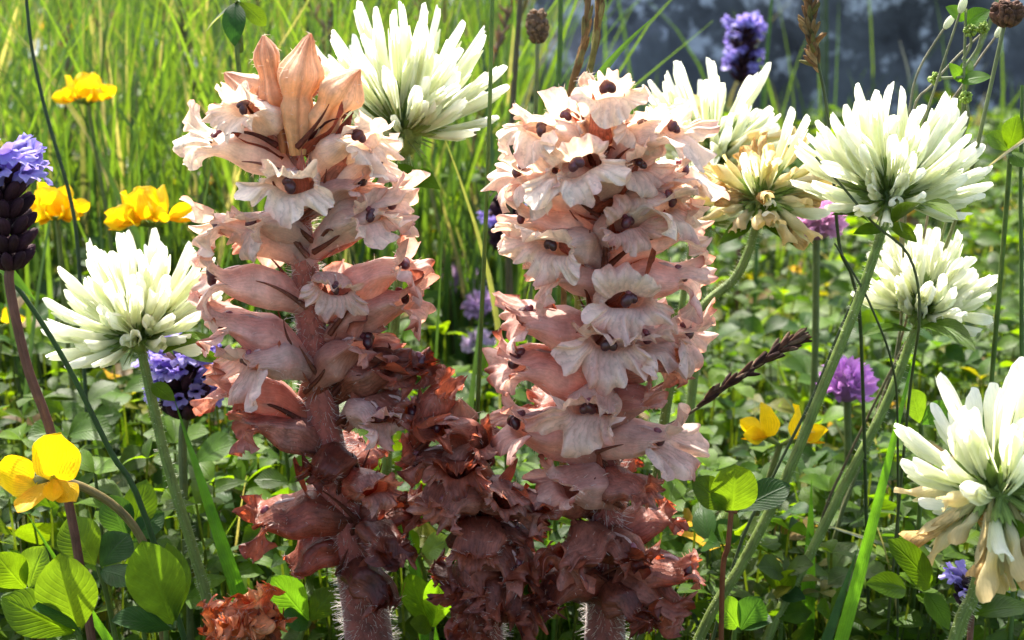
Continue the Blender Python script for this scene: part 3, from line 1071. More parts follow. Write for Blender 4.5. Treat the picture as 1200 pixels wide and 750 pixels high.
clover('white clover head behind the pink broomrape tip, left of the shrivelled yellow clover', (832, 205), 7.5, (0.05, -0.1, 1), 1.42, 80,
       [(830, 250, 7.4), (815, 420, 7), (800, 560, 6.5)], 0.11, (3, 100), mix=(.86, .14, 0), core=0.42)
clover('small white clover head half hidden under a bigger clover beside the pink broomrape', (812, 268), 5.5, (0.35, -0.2, 1), 1.0, 42,
       [(808, 300, 5.5), (790, 420, 5.3), (770, 560, 5)], 0.08, (3, 85), leaves=[])
clover('shrivelled yellow clover head with two white florets left and drooping tan petals', (888, 250), 3.0, (0.2, -0.1, 1), 1.02, 62,
       [(882, 280, 3.0), (862, 325, 2.9), (822, 362, 2.8), (790, 430, 2.6), (770, 560, 2.5)], 0.10, (8, 104), mix=(0.06, .62, .32), extra=((0.30, 1.75), (0.52, 1.7)),
       leaves=[((880, 258, 2.6), (842, 287, 2.2), 0.17, (0.2, -0.6, .6), 'lance'), ((888, 252, 2.6), (936, 292, 2.3), 0.18, CAMN, 'lance'), ((884, 250, 2.5), (912, 244, 2.0), 0.15, CAMN)])
clover('big upright white clover head before the boulder with a bright leaf beneath', (1040, 250), 0.5, (0.03, -0.1, 1), 1.3, 90,
       [(1030, 282, 0.5), (1003, 360, 0.4), (962, 460, 0.3), (921, 560, 0.2), (870, 660, 0.1), (822, 742, 0.0)], 0.098, (3, 96), core=0.4, group='white clover plants',
       leaves=[((1046, 262, -0.2), (1123, 258, -2.2), 0.30, (0.05, -0.35, .95), 'ovate'), ((1020, 262, 0.2), (974, 252, 0), 0.15, (0, -0.3, .9)), ((1034, 268, 0.2), (1000, 274, -0.2), 0.13, CAMN), ((1042, 262, .8), (1075, 284, .6), .15, CAMN)])
clover('lower white clover head standing over a pointed green leaf right of the pink clover', (1078, 378), 2.8, (0.05, -0.22, 1), 1.08, 70,
       [(1068, 398, 2.8), (1040, 470, 2.6), (990, 568, 2.4), (940, 668, 2.2), (902, 742, 2.0)], 0.10, (3, 86),
       leaves=[((1072, 386, 2.2), (1143, 412, 0.4), 0.31, (0.1, -0.7, .7), 'ovate'), ((1068, 388, 2.5), (1006, 396, 2.0), 0.16, (0, -0.3, .9), 'lance'), ((1085, 388, 3), (1120, 376, 3), .2, (0, -.2, 1))])
clover('large cream clover head going brown beside a rounded leaf trio and tiny violet flower', (1162, 590), -4.0, (0.25, -0.35, 0.95), 1.38, 70,
       [(1156, 640, -4.0), (1140, 700, -4), (1116, 760, -4)], 0.11, (3, 125), mix=(.93, .07, 0), core=0.32, wid=0.92, lowdry=True,
       leaves=[((1062, 690, -4.2), (1014, 684, -4.6), 0.22, CAMN), ((1090, 690, -4.2), (1040, 632, -4.4), 0.24, CAMN, 'round'), ((1085, 694, -4.4), (1112, 738, -4.8), 0.18, CAMN),
               ((1140, 720, -3.6), (1210, 712, -3.4), 0.30, (0, -.2, 1)), ((1172, 628, -4.6), (1206, 622, -5), 0.22, CAMN)])


# ------------------------------------------------------------------ self-heal, pink clover, yellow trefoil
def vio(T, WW):
    c = np.array([.24, .20, .50]) * (1 - WW[..., None]) + np.array([.38, .33, .68]) * WW[..., None]
    return c * (1 + rng.normal(0, 0.06, T.shape))[..., None]


def vio2(T, WW):
    c = np.array([.18, .13, .40]) * (1 - WW[..., None]) + np.array([.28, .23, .56]) * WW[..., None]
    return c


VF = []
for i in range(4):
    mb = MB()
    corolla(mb, 0.42, 0.10, 55, -5, nv=24, nt=6, nl=5, colfn=vio if i % 2 else vio2, frill=1.0, hairs=False, lipk=1.1)
    VF.append(mb.mesh('violet_floret', M_VIOLET))


def self_heal(label, top, Y, h, r, nfl, stem, florz=(0.3, 1.0), stemcol=(.16, .07, .05), k=1.0, dark=(.05, .018, .028)):
    """top = px of head centre; h,r head height and radius in cm"""
    c = P(*top, Y)
    pts = [c + np.array([0, 0, -h / 2])] + [P(x, y, yy) for x, y, yy in stem]
    d = nz(pts[-1] - pts[-2])
    d = nz(d + np.array([0, 0, -1.0]))
    foot = pts[-1] + d * ((pts[-1][2] + 0.3) / -d[2])
    root = thing('self_heal', label, 'wildflower', foot, 'violet self-heal flowers')
    mb = MB()
    mb.tube(smooth_path(pts + [foot], 20), 0.085 * k, stemcol, n=8)
    mb.build('stem', M_STEM, root, foot)
    hb = MB()
    nw = max(3, int(h / 0.28))
    for i in range(nw):
        z = -h / 2 + h * (i + 0.5) / nw
        rr = r * (0.75 + 0.25 * math.sin(math.pi * (i + 0.7) / nw))
        for j in range(9):
            a = j * 0.698 + i * 0.45 + rng.normal(0, 0.1)
            o = np.array([math.cos(a), math.sin(a), 0])
            hb.blob(o * rr * 0.62 + np.array([0, 0, z]), (0.10 * k, 0.10 * k, 0.27 * k), np.array(dark) * rng.uniform(0.6, 1.6), a=8, b=7, axis=o * 0.9 + np.array([0, 0, 0.8]), jit=0.05)
    hd = hb.build('flower_head', M_DRY, root, loc=c - foot)
    for i in range(nfl):
        a = i * 2.39996
        z = -h / 2 + h * rng.uniform(*florz)
        o = np.array([math.cos(a), math.sin(a), 0])
        M = frame(o + np.array([0, 0, 0.35]), (0, 0, 1), k * rng.uniform(0.9, 1.2))
        M[:3, 3] = o * r * 0.55 + np.array([0, 0, z])
        inst('floret', VF[int(rng.integers(4))], hd, M)
    return root


self_heal('violet self-heal with long maroon head and reddish stalk at the meadow edge', (6, 252), -1.8, 1.75, 0.5, 26, [(12, 340, -1.8), (32, 430, -1.7), (60, 508, -1.6), (90, 640, -1.4)], (0.66, 1.05))
self_heal('violet self-heal flower tucked beneath the left white clover head', (216, 452), 3.5, 1.3, 0.6, 44, [(214, 520, 3.5), (218, 640, 3.2)], (0.05, 1.0), k=1.1, stemcol=(.12, .15, .05))
self_heal('violet self-heal spike rising in front of the grey boulder', (871, 62), 34, 2.2, 0.55, 44, [(872, 130, 34), (868, 240, 33)], (0.1, 1.0), k=1.15)
self_heal('violet and maroon self-heal flower behind the thin grass stem', (592, 262), 20, 1.7, 0.55, 12, [(596, 310, 20), (600, 420, 20)], (0.15, 0.6), k=1.15)
self_heal('tiny dark violet self-heal flower under the browning cream clover', (1138, 694), -3.2, 0.5, 0.28, 12, [(1138, 720, -3.2), (1136, 760, -3.2)], (0.3, 1.0), k=0.6, dark=(.04, .02, .03))


def pink_clover(label, px, py, Y, r, col, stem_dx=0):
    c = P(px, py, Y)
    foot = np.array([c[0] + stem_dx, c[1] + 0.5, 0.0])
    root = thing('pink_clover', label, 'clover', foot, 'small pink clover heads')
    mb = MB()
    mb.tube(smooth_path([c, (c + foot) / 2 + np.array([0.2, 0, 0]), foot], 10), 0.09, (.12, .16, .05), n=6)
    mb.build('stem', M_STEM, root, foot)
    hb = MB()
    hb.blob((0, 0, 0), (r * .55, r * .55, r * .55), np.array(col) * 0.5, a=12, b=9, jit=0.05)
    for i in range(80):
        ct = 1 - 1.55 * (i + 0.5) / 80
        th = math.acos(ct)
        a = i * 2.39996
        d = np.array([math.sin(th) * math.cos(a), math.sin(th) * math.sin(a), ct])
        cc = np.array(col) * rng.uniform(0.7, 1.25)
        hb.grid(leaf_grid(d * r * 0.4, nz(d + np.array([0, 0, .25])) * r * rng.uniform(0.9, 1.12), r * 0.13, np.cross(d, rng.normal(0, 1, 3)), 'obovate', nl=5, nw=4, fold=0.8), np.clip(cc, 0, 0.9))
    hb.build('flower_head', M_VIOLET, root, loc=c - foot)


pink_clover('pale lilac clover head in blurred grass left of the thin grass stem', 541, 333, 24, 0.85, (.62, .44, .60))
pink_clover('pale pink clover head touching the thin grass stem near the broomrape', 566, 363, 22, 0.75, (.64, .44, .62))
pink_clover('whitish clover head low in the gap between the broomrapes', 560, 405, 20, 0.6, (.62, .52, .62))
pink_clover('dull mauve clover head in the gap above the lilac ones', 553, 291, 30, 0.7, (.30, .14, .22))
pink_clover('pink clover head peeping out below the shrivelled yellow clover', 957, 262, 10, 0.75, (.66, .34, .50))
pink_clover('bright pink-purple clover head between the two slanting clover stalks', 993, 452, 8, 0.72, (.60, .28, .62))


YEL = (.85, .62, .010)
YEL2 = (.80, .46, .008)


def trefoil(label, Y, petals, stem, k=1.0, stemcol=(.18, .14, .05)):
    """petals: (base px, tip px, half width cm, normal, colour, dY)"""
    b0 = P(*petals[0][0], Y)
    pts = [P(x, y, yy) for x, y, yy in stem]
    d = nz(pts[-1] - pts[-2])
    d = nz(d + np.array([0, 0, -1.0]))
    foot = pts[-1] + d * ((pts[-1][2] + 0.2) / -d[2])
    root = thing('yellow_trefoil', label, 'wildflower', foot, 'yellow trefoil flowers')
    mb = MB()
    mb.tube(smooth_path(pts + [foot], 18), 0.075 * k, stemcol, n=7)
    for p in petals[:2]:
        q = P(*p[0], Y)
        mb.tube(smooth_path([pts[0], (pts[0] + q) / 2 + np.array([0, 0, .05]), q], 6), [.075 * k, .08 * k, .10 * k, .11 * k, .11 * k, .08 * k], (.22, .22, .06), n=7)
    mb.build('stem', M_STEM, root, foot)
    for p in petals:
        b, t, W, nrm, col = p[:5]
        dy = p[5] if len(p) > 5 else 0
        mb = MB()
        mb.grid(leaf_grid(P(b[0], b[1], Y), P(t[0], t[1], Y + dy), W, nrm, 'round' if W > 0.25 * k else 'obovate', arch=-0.08, fold=0.14, cup=0.2, wav=0.12, nl=12, nw=11), np.array(col))
        mb.build('petal', M_YELLOW, root, foot)


trefoil('near yellow trefoil pair with big round petals above the oval leaves', -2.6, [
    ((62, 562), (72, 508), 0.42, (0.1, -0.9, 0.4), YEL, -0.3),
    ((40, 566), (-6, 548), 0.33, (-0.1, -0.7, 0.6), YEL, -0.4),
    ((58, 564), (20, 600), 0.24, (-0.2, -0.6, 0.7), YEL2, -0.7),
    ((64, 562), (88, 588), 0.22, (0.3, -0.8, 0.5), YEL2, -0.5),
    ((62, 560), (62, 588), 0.16, (0.3, -0.8, 0.3), YEL2, -0.6),
    ((44, 562), (14, 580), 0.24, (-0.1, -0.9, 0.3), YEL, -0.3),
], [(66, 562, -2.4), (100, 572, -2.2), (138, 596, -2.0), (166, 632, -1.8), (182, 690, -1.6)])


def trefoil_far(label, px, py, Y, s, n, seed):
    """umbel of n pea flowers: creased standard, two wings, keel, green calyx"""
    r_ = np.random.default_rng(seed)
    c = P(px, py, Y)
    k = s / 65 * (26 + Y) / 26
    foot = np.array([c[0] + r_.normal(0, .4), c[1] + .6, gz(c[0], c[1]) - .1])
    root = thing('yellow_trefoil', label, 'wildflower', foot, 'yellow trefoil flowers')
    mb = MB()
    hub = c + np.array([0, 0, -.5 * k])
    mb.tube(smooth_path([hub, (hub + foot) / 2 + np.array([r_.normal(0, .3), .2, 0]), foot], 14), .07 * k + .015, (.15, .18, .05), n=6)
    ang0 = r_.uniform(0, 1)
    fl = []
    for i in range(n):
        a = -math.pi / 2 + (i - (n - 1) / 2) * (2.0 / max(1, n - 1) if n > 1 else 0) * 1.1 + r_.normal(0, .2)
        o = nz((math.cos(a), math.sin(a) * .8, r_.uniform(.05, .55)))
        st = hub + nz(o + np.array([0, 0, .2])) * .5 * k
        mb.tube([hub, st], [.05 * k, .13 * k], (.16, .22, .05), n=6)
        fl.append((o, st))
    mb.build('stem', M_STEM, root, foot)
    for o, st in fl:
        up = nz(np.array([0, 0, 1]) - o * o[2])
        sd = np.cross(o, up)
        y1 = np.array(YEL) * r_.uniform(.9, 1.1)
        y2 = np.array(YEL2) * r_.uniform(.9, 1.1)
        pet = [(st, st + nz(up * 1.0 + o * r_.uniform(.2, .7) + sd * r_.normal(0, .2)) * 1.05 * k, .52 * k, -o + up * .3, y1, .30, 'round'),
               (st, st + nz(o + up * r_.uniform(-.1, .25) + sd * .28) * .95 * k, .27 * k, sd + up * .5, y1, .35, 'obovate'),
               (st, st + nz(o + up * r_.uniform(-.1, .25) - sd * .28) * .95 * k, .27 * k, -sd + up * .5, y1 * .95, .35, 'obovate'),
               (st, st + nz(o - up * .35) * .8 * k, .2 * k, up, y2, .6, 'lance')]
        for b, t, W, nrm, col, cup, shp in pet:
            q = MB()
            q.grid(leaf_grid(b, t, W, nrm, shp, arch=-.1, fold=.25, cup=cup, wav=.10, nl=10, nw=9), np.clip(col, 0, .9))
            q.build('petal', M_YELLOW, root, foot)


trefoil_far('yellow trefoil cluster high up in the blurred tall grass', 102, 108, 17, 28, 4, 1)
trefoil_far('yellow trefoil cluster beside the dark grass stem above the left clover', 66, 240, 9, 34, 4, 2)
trefoil_far('yellow trefoil cluster touching the left broomrape above the left clover', 176, 246, 8, 38, 4, 3)
trefoil_far('yellow trefoil flower near the slanting stalk and pink-purple clover', 915, 502, 4, 42, 2, 15)
trefoil_far('small yellow trefoil by the reddish self-heal stalk', 2, 372, 14, 22, 2, 5)
trefoil_far('tiny far yellow trefoil topmost in the tall grass', 92, 30, 70, 10, 2, 6)
trefoil_far('tiny far yellow trefoil beside pale grass blades', 160, 38, 75, 9, 1, 7)
trefoil_far('small orange-yellow trefoil under the high trefoil cluster', 114, 160, 45, 11, 1, 8)
trefoil_far('small far yellow trefoil left of the thin grass stem', 548, 185, 60, 9, 2, 9)


def bokeh_spot_flower(label, px, py, Y, r, col):  # added flower shape standing in for a pale bokeh highlight in the grass
    c = P(px, py, Y)
    foot = np.array([c[0], c[1] + .5, -.1])
    root = thing('bokeh_spot', label, 'wildflower', foot, 'flower-shaped pale bokeh highlights in the far grass')
    mb = MB()
    mb.tube(smooth_path([c, (c + foot) / 2 + np.array([.2, 0, 0]), foot], 8), .06, (.12, .18, .04), n=5)
    mb.build('stem', M_STEM, root, foot)
    nrm = nz(np.array([rng.normal(0, .4), -.8, .6]))
    e1 = nz(np.cross(nrm, (0, .2, 1)))
    e2 = np.cross(nrm, e1)
    for i in range(6):
        a = i * 1.047
        d = e1 * math.cos(a) + e2 * math.sin(a)
        q = MB()
        q.grid(leaf_grid(c, c + (d + nrm * .25) * r, r * .36, nrm, 'obovate', nl=6, nw=4), np.array(col))
        q.build('petal', M_WHITE, root, foot)


for lab, px, py, Y, r in (('tiny flower-shaped white bokeh highlight above the high yellow trefoil cluster', 46, 58, 40, .55), ('flower-shaped pale bokeh highlight right of the dark thin grass stem', 48, 120, 36, .45),
                          ('flower-shaped white bokeh highlight level with the hanging dark leaf', 226, 70, 42, .6), ('small flower-shaped white bokeh highlight left of the hanging dark leaf', 186, 48, 60, .6),
                          ('flower-shaped pale bokeh highlight low in the grass above the left clover', 150, 196, 28, .45), ('small flower-shaped pale bokeh highlight under the high yellow trefoil cluster', 74, 120, 30, .35),
                          ('small flower-shaped white bokeh highlight touching the far left grass', 20, 128, 44, .5), ('flower-shaped pale bokeh highlight beside the cream broomrape flowers', 196, 140, 48, .5)):
    bokeh_spot_flower(lab, px, py, Y, r, (.80, .80, .74))


# ------------------------------------------------------------------ single grasses, stalks, plantain
def stalk(name, label, cat, pts, r, col, mat=None, leaf=None, head=None, group=None, n=7, to_ground=True):
    w_ = [P(*p) for p in pts]
    if to_ground:
        d = nz(w_[-1] - w_[-2])
        d = nz(d + np.array([0, 0, -0.8]))
        if w_[-1][2] > 0 and d[2] < -0.05:
            w_.append(w_[-1] + d * ((w_[-1][2] + 0.2) / -d[2]))
    foot = w_[-1].copy()
    root = thing(name, label, cat, foot, group)
    mb = MB()
    m = 26
    mb.tube(smooth_path(w_, m), np.linspace(r * 0.7, r, m) if np.isscalar(r) else np.interp(np.linspace(0, 1, m), np.linspace(0, 1, len(r)), r), col, n=n)
    mb.build('stem', mat or M_STEM, root, foot)
    for lf in leaf or ():
        b, t, W = lf[:3]
        add_leaf(root, foot, P(*b), P(*t), W, lf[3] if len(lf) > 3 else CAMN, 'leaf', lf[4] if len(lf) > 4 else 'blade', col=gcol((.07, .17, .02), .1), mat=M_GRASS if (len(lf) < 5 or lf[4] == 'blade') else M_LEAF, arch=0.08, nl=12)
    return root, foot


def spikelets(root, foot, pts, n, ln, wd, cols, spread=0.45, name='seed_head'):
    path = smooth_path([P(*p) for p in pts], 40)
    mb = MB()
    for i in range(n):
        u = rng.uniform(0, 38.9)
        k = int(u)
        c = path[k] + (path[k + 1] - path[k]) * (u - k)
        tg = nz(path[max(k - 1, 0)] - path[k + 1])
        d = nz(tg + rng.normal(0, spread, 3))
        mb.blob(c + d * ln * 0.5, (wd, wd * 0.6, ln * 0.6), np.array(cols[int(rng.integers(len(cols)))]) * rng.uniform(0.7, 1.3), a=6, b=6, axis=d)
    mb.build(name, M_DRY, root, foot)


stalk('grass_plant', 'thin upright green grass stem between the two tall broomrapes with one short leaf', 'grass',
      [(577, -10, 1.5), (574, 120, 1.5), (570, 240, 1.5), (563, 400, 1.5), (559, 500, 1.5), (556, 640, 1.5)], 0.052, (.10, .19, .03), leaf=[((572, 243, 1.5), (594, 214, 1.0), 0.06)])
stalk('grass_plant', 'dark thin grass stem leaning over the far yellow trefoil', 'grass',
      [(30, -10, 6), (38, 60, 6), (56, 140, 6), (82, 230, 6), (92, 300, 6), (98, 420, 6)], 0.05, (.035, .065, .025))
stalk('grass_plant', 'dark green grass stem slanting down behind the near yellow trefoil', 'grass',
      [(-20, 290, -0.5), (30, 350, -0.5), (80, 430, -0.4), (130, 530, -0.3), (172, 610, -0.2)], 0.06, (.035, .085, .02), leaf=[((-20, 290, -0.6), (42, 352, -0.9), 0.13)])
r, f = stalk('grass_plant', 'grass stem with a narrow brown seed head crossing the boulder and clover', 'grass',
             [(948, 0, 1), (958, 70, 1), (968, 120, 1), (976, 200, 1), (984, 290, 1.2), (1000, 330, 1.4), (1010, 420, 2)], 0.038, (.05, .075, .025))
spikelets(r, f, [(948, -6, 1), (950, 40, 1), (960, 85, 1)], 60, 0.32, 0.045, [(.28, .19, .08), (.18, .10, .04), (.14, .13, .04)])
r, f = stalk('grass_plant', 'dark seed-headed grass stem slanting right out of the pink broomrape', 'grass',
             [(936, 395, -0.6), (900, 420, -0.6), (860, 448, -0.5), (812, 482, -0.4), (770, 506, -0.2), (740, 530, 1.4), (735, 640, 2.0)], 0.034, (.10, .08, .03))
spikelets(r, f, [(932, 398, -0.6), (880, 432, -0.6), (814, 478, -0.5)], 80, 0.34, 0.045, [(.06, .025, .02), (.11, .05, .03), (.20, .13, .08)], 0.28)
for lab, pts in (('dry brown grass stalk, wider of two behind the pink broomrape tip', [(690, -8, 4), (684, 50, 4), (668, 110, 4.2), (660, 200, 4.4), (660, 420, 4.6)]),
                 ('yellowish dry grass stalk touching the brown one behind the pink broomrape', [(706, -8, 4.5), (698, 50, 4.5), (686, 110, 4.5), (680, 220, 4.8), (676, 420, 5)])):
    r, f = stalk('dry_grass', lab, 'grass', pts, 0.085, (.22, .13, .05) if 'brown grass' in lab else (.24, .22, .06), M_DRY)
    spikelets(r, f, [p for p in pts[:3]], 34, 0.5, 0.05, [(.28, .16, .06), (.20, .11, .04), (.25, .22, .08)], 0.1)
stalk('grass_plant', 'bright green grass blade slanting past the pink broomrape tip', 'grass', [(676, 130, 2.5), (660, 200, 2.5), (655, 330, 2.5), (652, 500, 2.5)], 0.05, (.09, .2, .02), leaf=[((676, 132, 2.5), (768, 18, 1.5), 0.10)])
for i, (lab, pts) in enumerate((('vertical green grass stem right of the plantain head', [(657, -8, 12), (656, 60, 12), (653, 130, 12), (650, 260, 12), (648, 420, 12)]),
                                ('blurred green grass stem standing before the boulder', [(968, -8, 40), (969, 60, 40), (968, 130, 40), (966, 240, 40)]),
                                ('pale thin grass stem standing before the boulder left of the seed-headed grass', [(905, -8, 30), (900, 50, 30), (893, 130, 30), (888, 260, 30)]),
                                ('thin upright stem by the three-leaved sprig right of the boulder', [(1198, 100, 2), (1196, 220, 2), (1197, 330, 2), (1195, 520, 2)]),
                                ('thin brownish stem in the dim grass left of the boulder', [(610, -8, 14), (604, 80, 14), (598, 190, 14), (596, 320, 14)]))):
    stalk('grass_plant', lab, 'grass', pts, 0.09 if i != 3 else 0.05, gcol((.10, .17, .035), .2) if i < 4 else (.10, .08, .04))
# thin curving stalks near the right clovers
stalk('clover_tendril', 'thin dark curved stalk looping below the big upright clover', 'grass', [(956, 184, -0.2), (990, 222, -0.3), (1024, 262, -0.3), (1060, 292, -0.2), (1075, 330, -0.1), (1077, 380, 0), (1070, 430, 0.6), (1060, 520, 1.2)], 0.03, (.07, .09, .03))
stalk('clover_tendril', 'thin dark straight stalk crossing the lower white clover', 'grass', [(978, 285, 0.4), (1000, 320, 0.4), (1022, 362, 0.4), (1046, 430, 0.8), (1052, 520, 1.4)], 0.026, (.06, .08, .03))
stalk('grass_plant', 'thin dark stem running along the slanting stalk of the big clover', 'grass', [(1010, 330, 1.2), (985, 385, 1.2), (950, 470, 1.2), (905, 560, 1.2), (860, 660, 1.2)], 0.035, (.07, .10, .04))
stalk('grass_plant', 'thin brown stem running along the lower clover stalk', 'grass', [(1062, 400, 3.6), (1036, 450, 3.6), (1014, 495, 3.6), (990, 545, 3.6), (960, 620, 3.6)], 0.035, (.12, .10, .05))


def blade(label, base, tip, W, col=(.10, .27, .02), nrm=CAMN, arch=0.05, group='bright grass blades', name='grass_plant', fold=0.35, wav=0.05):
    b, t = P(*base), P(*tip)
    d = nz(b - t)
    d = nz(d + np.array([0, 0, -0.6]))
    foot = b + d * max(0.2, (b[2] + 0.2) / -d[2]) if b[2] > 0 else b
    mb = MB()
    mb.grid(leaf_grid(foot, t, W, nrm, 'blade', arch=arch, fold=fold, wav=wav, nl=20, nw=5), gcol(col, .08))
    o = mb.build(name, M_GRASS, None, foot, loc=foot)
    return tag(o, label, 'grass', group)


blade('broad bright grass blade rising along the lower clover stalk', (975, 740, 1.2), (1076, 396, 1.8), 0.15)
blade('short upright bright grass blade crossed by a slanting clover stalk', (940, 738, 3.2), (951, 562, 3.0), 0.21)
blade('dark green folded grass blade next to the broad bright one', (960, 745, 1.6), (1006, 640, 2.2), 0.16, (.05, .14, .02))
blade('bright grass blade beside the left clover stalk', (290, 680, 2.2), (205, 470, 2.6), 0.2)
blade('narrow bright grass blade ending between the near leaves', (120, 700, 0.5), (30, 600, 0.5), 0.12)
blade('broad dark grass blade between the left broomrape and the withered one', (508, 745, 2.0), (470, 590, 2.4), 0.24, (.06, .19, .02))
blade('pale dry blade lying level behind the slanting clover stalks', (1060, 598, 3.6), (926, 602, 3.8), 0.13, (.38, .40, .36), (0, -0.6, .7))
blade('slim grass blade behind the left broomrape foot', (340, 720, 3), (366, 560, 3.5), 0.12)
blade('thin pale blade arching over the lower clover leaf', (1210, 430, 2.2), (1130, 470, 2.4), 0.04, (.25, .28, .2))
blade('thin pale dry blade beside the right sprig', (1210, 150, 1), (1138, 212, 1.2), 0.035, (.45, .45, .38))


def plantain(label, px, py, Y, rpx, hpx, stem, col):
    kk = (26 + Y) / 26 / 65
    c = P(px, py, Y)
    r, f = stalk('plantain', label, 'wildflower', [(px, py, Y)] + stem, 0.048 * (26 + Y) / 26, (.17, .20, .08), group='brown plantain heads')
    mb = MB()
    rr, hh = rpx * kk, hpx * kk
    for i in range(130):
        z = rng.uniform(-1, 1)
        a = rng.uniform(0, 6.28)
        rad = rr * math.sqrt(max(0.02, 1 - z * z * 0.85))
        o = np.array([math.cos(a), math.sin(a), 0])
        mb.blob(o * rad * 0.8 + np.array([0, 0, z * hh]), (rr * .2, rr * .14, rr * .32), np.array(col) * rng.uniform(0.5, 1.5), a=6, b=5, axis=o + np.array([0, 0, .7]))
    mb.blob((0, 0, 0), (rr * .85, rr * .85, hh), np.array(col) * .6, a=12, b=9)
    mb.build('seed_head', M_DRY, r, loc=c - f)


plantain('brown oval plantain head on a green stalk left of the dry grass stalks', 630, 31, 9, 13, 17, [(629, 90, 9), (626, 180, 9.4), (622, 330, 10)], (.24, .15, .09))
plantain('brown ragged plantain head with long grey stalk right of the big upright clover', 1180, 16, 0.5, 18, 12, [(1170, 60, .5), (1150, 150, .6), (1138, 200, 1.0), (1112, 280, 2.6), (1090, 330, 3.6), (1056, 440, 4.2), (990, 590, 4.6)], (.16, .08, .05))

# sprig with small green burr heads, right
r, f = stalk('burr_sprig', 'branching sprig with small round green heads before the boulder', 'plant', [(1132, 10, 1.6), (1130, 70, 1.6), (1128, 130, 1.7), (1120, 210, 2.2), (1090, 330, 3.6), (1056, 440, 4.2), (990, 590, 4.6)], 0.035, (.20, .24, .10),
             leaf=[((1126, 96, 1.6), (1162, 90, 1.4), 0.15, CAMN, 'ovate'), ((1126, 96, 1.6), (1112, 74, 1.6), 0.13, CAMN, 'ovate'), ((1128, 94, 1.6), (1136, 68, 1.8), 0.13, CAMN, 'ovate'),
                   ((1130, 30, 1.6), (1160, 12, 1.6), 0.2, CAMN, 'ovate'), ((1130, 24, 1.6), (1108, 8, 1.6), 0.16, CAMN, 'ovate')])
for (x0, y0), (x1, y1) in (((1128, 70), (1137, 36)), ((1129, 80), (1152, 32)), ((1128, 160), (1132, 114)), ((1128, 90), (1095, 92))):
    mb = MB()
    a, b = P(x0, y0, 1.6), P(x1, y1, 1.5)
    mb.tube(smooth_path([a, (a + b) / 2 + np.array([.08, 0, 0]), b], 8), 0.028, (.22, .25, .12), n=5)
    for i in range(50):
        d = nz(rng.normal(0, 1, 3))
        mb.blob(b + d * 0.08, (.03, .03, .05), np.array((.26, .36, .05)) * rng.uniform(.6, 1.4), a=5, b=5, axis=d)
    mb.build('burr', M_STEM, r, f)
for lab, p in (('pale thin twig slanting up to the burr sprig with white tip, steeper one', [(1128, 6, 1.2), (1110, 60, 1.2), (1090, 120, 1.3), (1078, 160, 1.5), (1060, 260, 2.2), (1050, 420, 4.4), (985, 600, 5)]),
               ('pale thin twig crossing behind the burr sprig toward the big clover', [(1150, 40, 2.2), (1120, 68, 2.2), (1092, 100, 2.2), (1070, 130, 2.3), (1058, 240, 2.8), (1050, 420, 4.4), (985, 600, 5)]),
               ('brownish thin twig with pale bud beside the ragged plantain stalk', [(1172, 36, 2.6), (1150, 66, 2.6), (1124, 106, 2.6), (1104, 140, 2.6), (1088, 250, 3), (1050, 420, 4.4), (985, 600, 5)]),
               ('pale thin twig in front of the boulder ending in a white bud', [(1112, 26, 3), (1098, 46, 3), (1076, 84, 3), (1066, 130, 3), (1056, 250, 3), (1050, 420, 4.4), (985, 600, 5)])):
    r_, f_ = stalk('twig', lab, 'twig', p, 0.03, gcol((.26, .25, .17), .12), M_DRY)
    if 'white' in lab or 'bud' in lab:
        mb = MB()
        q = P(*p[0]); q2 = P(*p[1])
        mb.blob(q, (.075, .075, .16), (.62, .64, .5), a=8, b=7, axis=q - q2)
        mb.build('bud', M_WHITE, r_, f_)


# ------------------------------------------------------------------ explicit leaves
def leaf_thing(label, foot, leaflets, stemcol=(.10, .16, .03), group=None, cat='leaf', mid=None, shape='obovate'):
    """foot=(px,py,Y) lower end of the petiole; leaflets: (base, tip, W[, normal, colour, shape])"""
    f = P(*foot)
    g = f + nz((0.05, 0.15, -1)) * max(0.0, f[2] + 0.2)
    root = thing('clover_leaf', label, cat, g, group)
    top = np.mean([P(*l[0]) for l in leaflets], 0)
    mb = MB()
    pts = [top] + ([P(*mid)] if mid else []) + [f, g]
    mb.tube(smooth_path(pts, 16), 0.05, stemcol, n=7)
    for l in leaflets:
        mb.tube([top, P(*l[0])], 0.035, stemcol, n=5)
    mb.build('petiole', M_STEM, root, g)
    for l in leaflets:
        nrm = l[3] if len(l) > 3 and l[3] is not None else CAMN
        col = gcol(l[4] if len(l) > 4 and l[4] is not None else LEAFG, .1)
        add_leaf(root, g, P(*l[0]), P(*l[1]), l[2], nrm, 'leaflet', l[5] if len(l) > 5 else shape, col=col, arch=rng.uniform(0.02, 0.12), fold=rng.uniform(0.05, 0.25), wav=0.05, nl=12, nw=9)
    return root


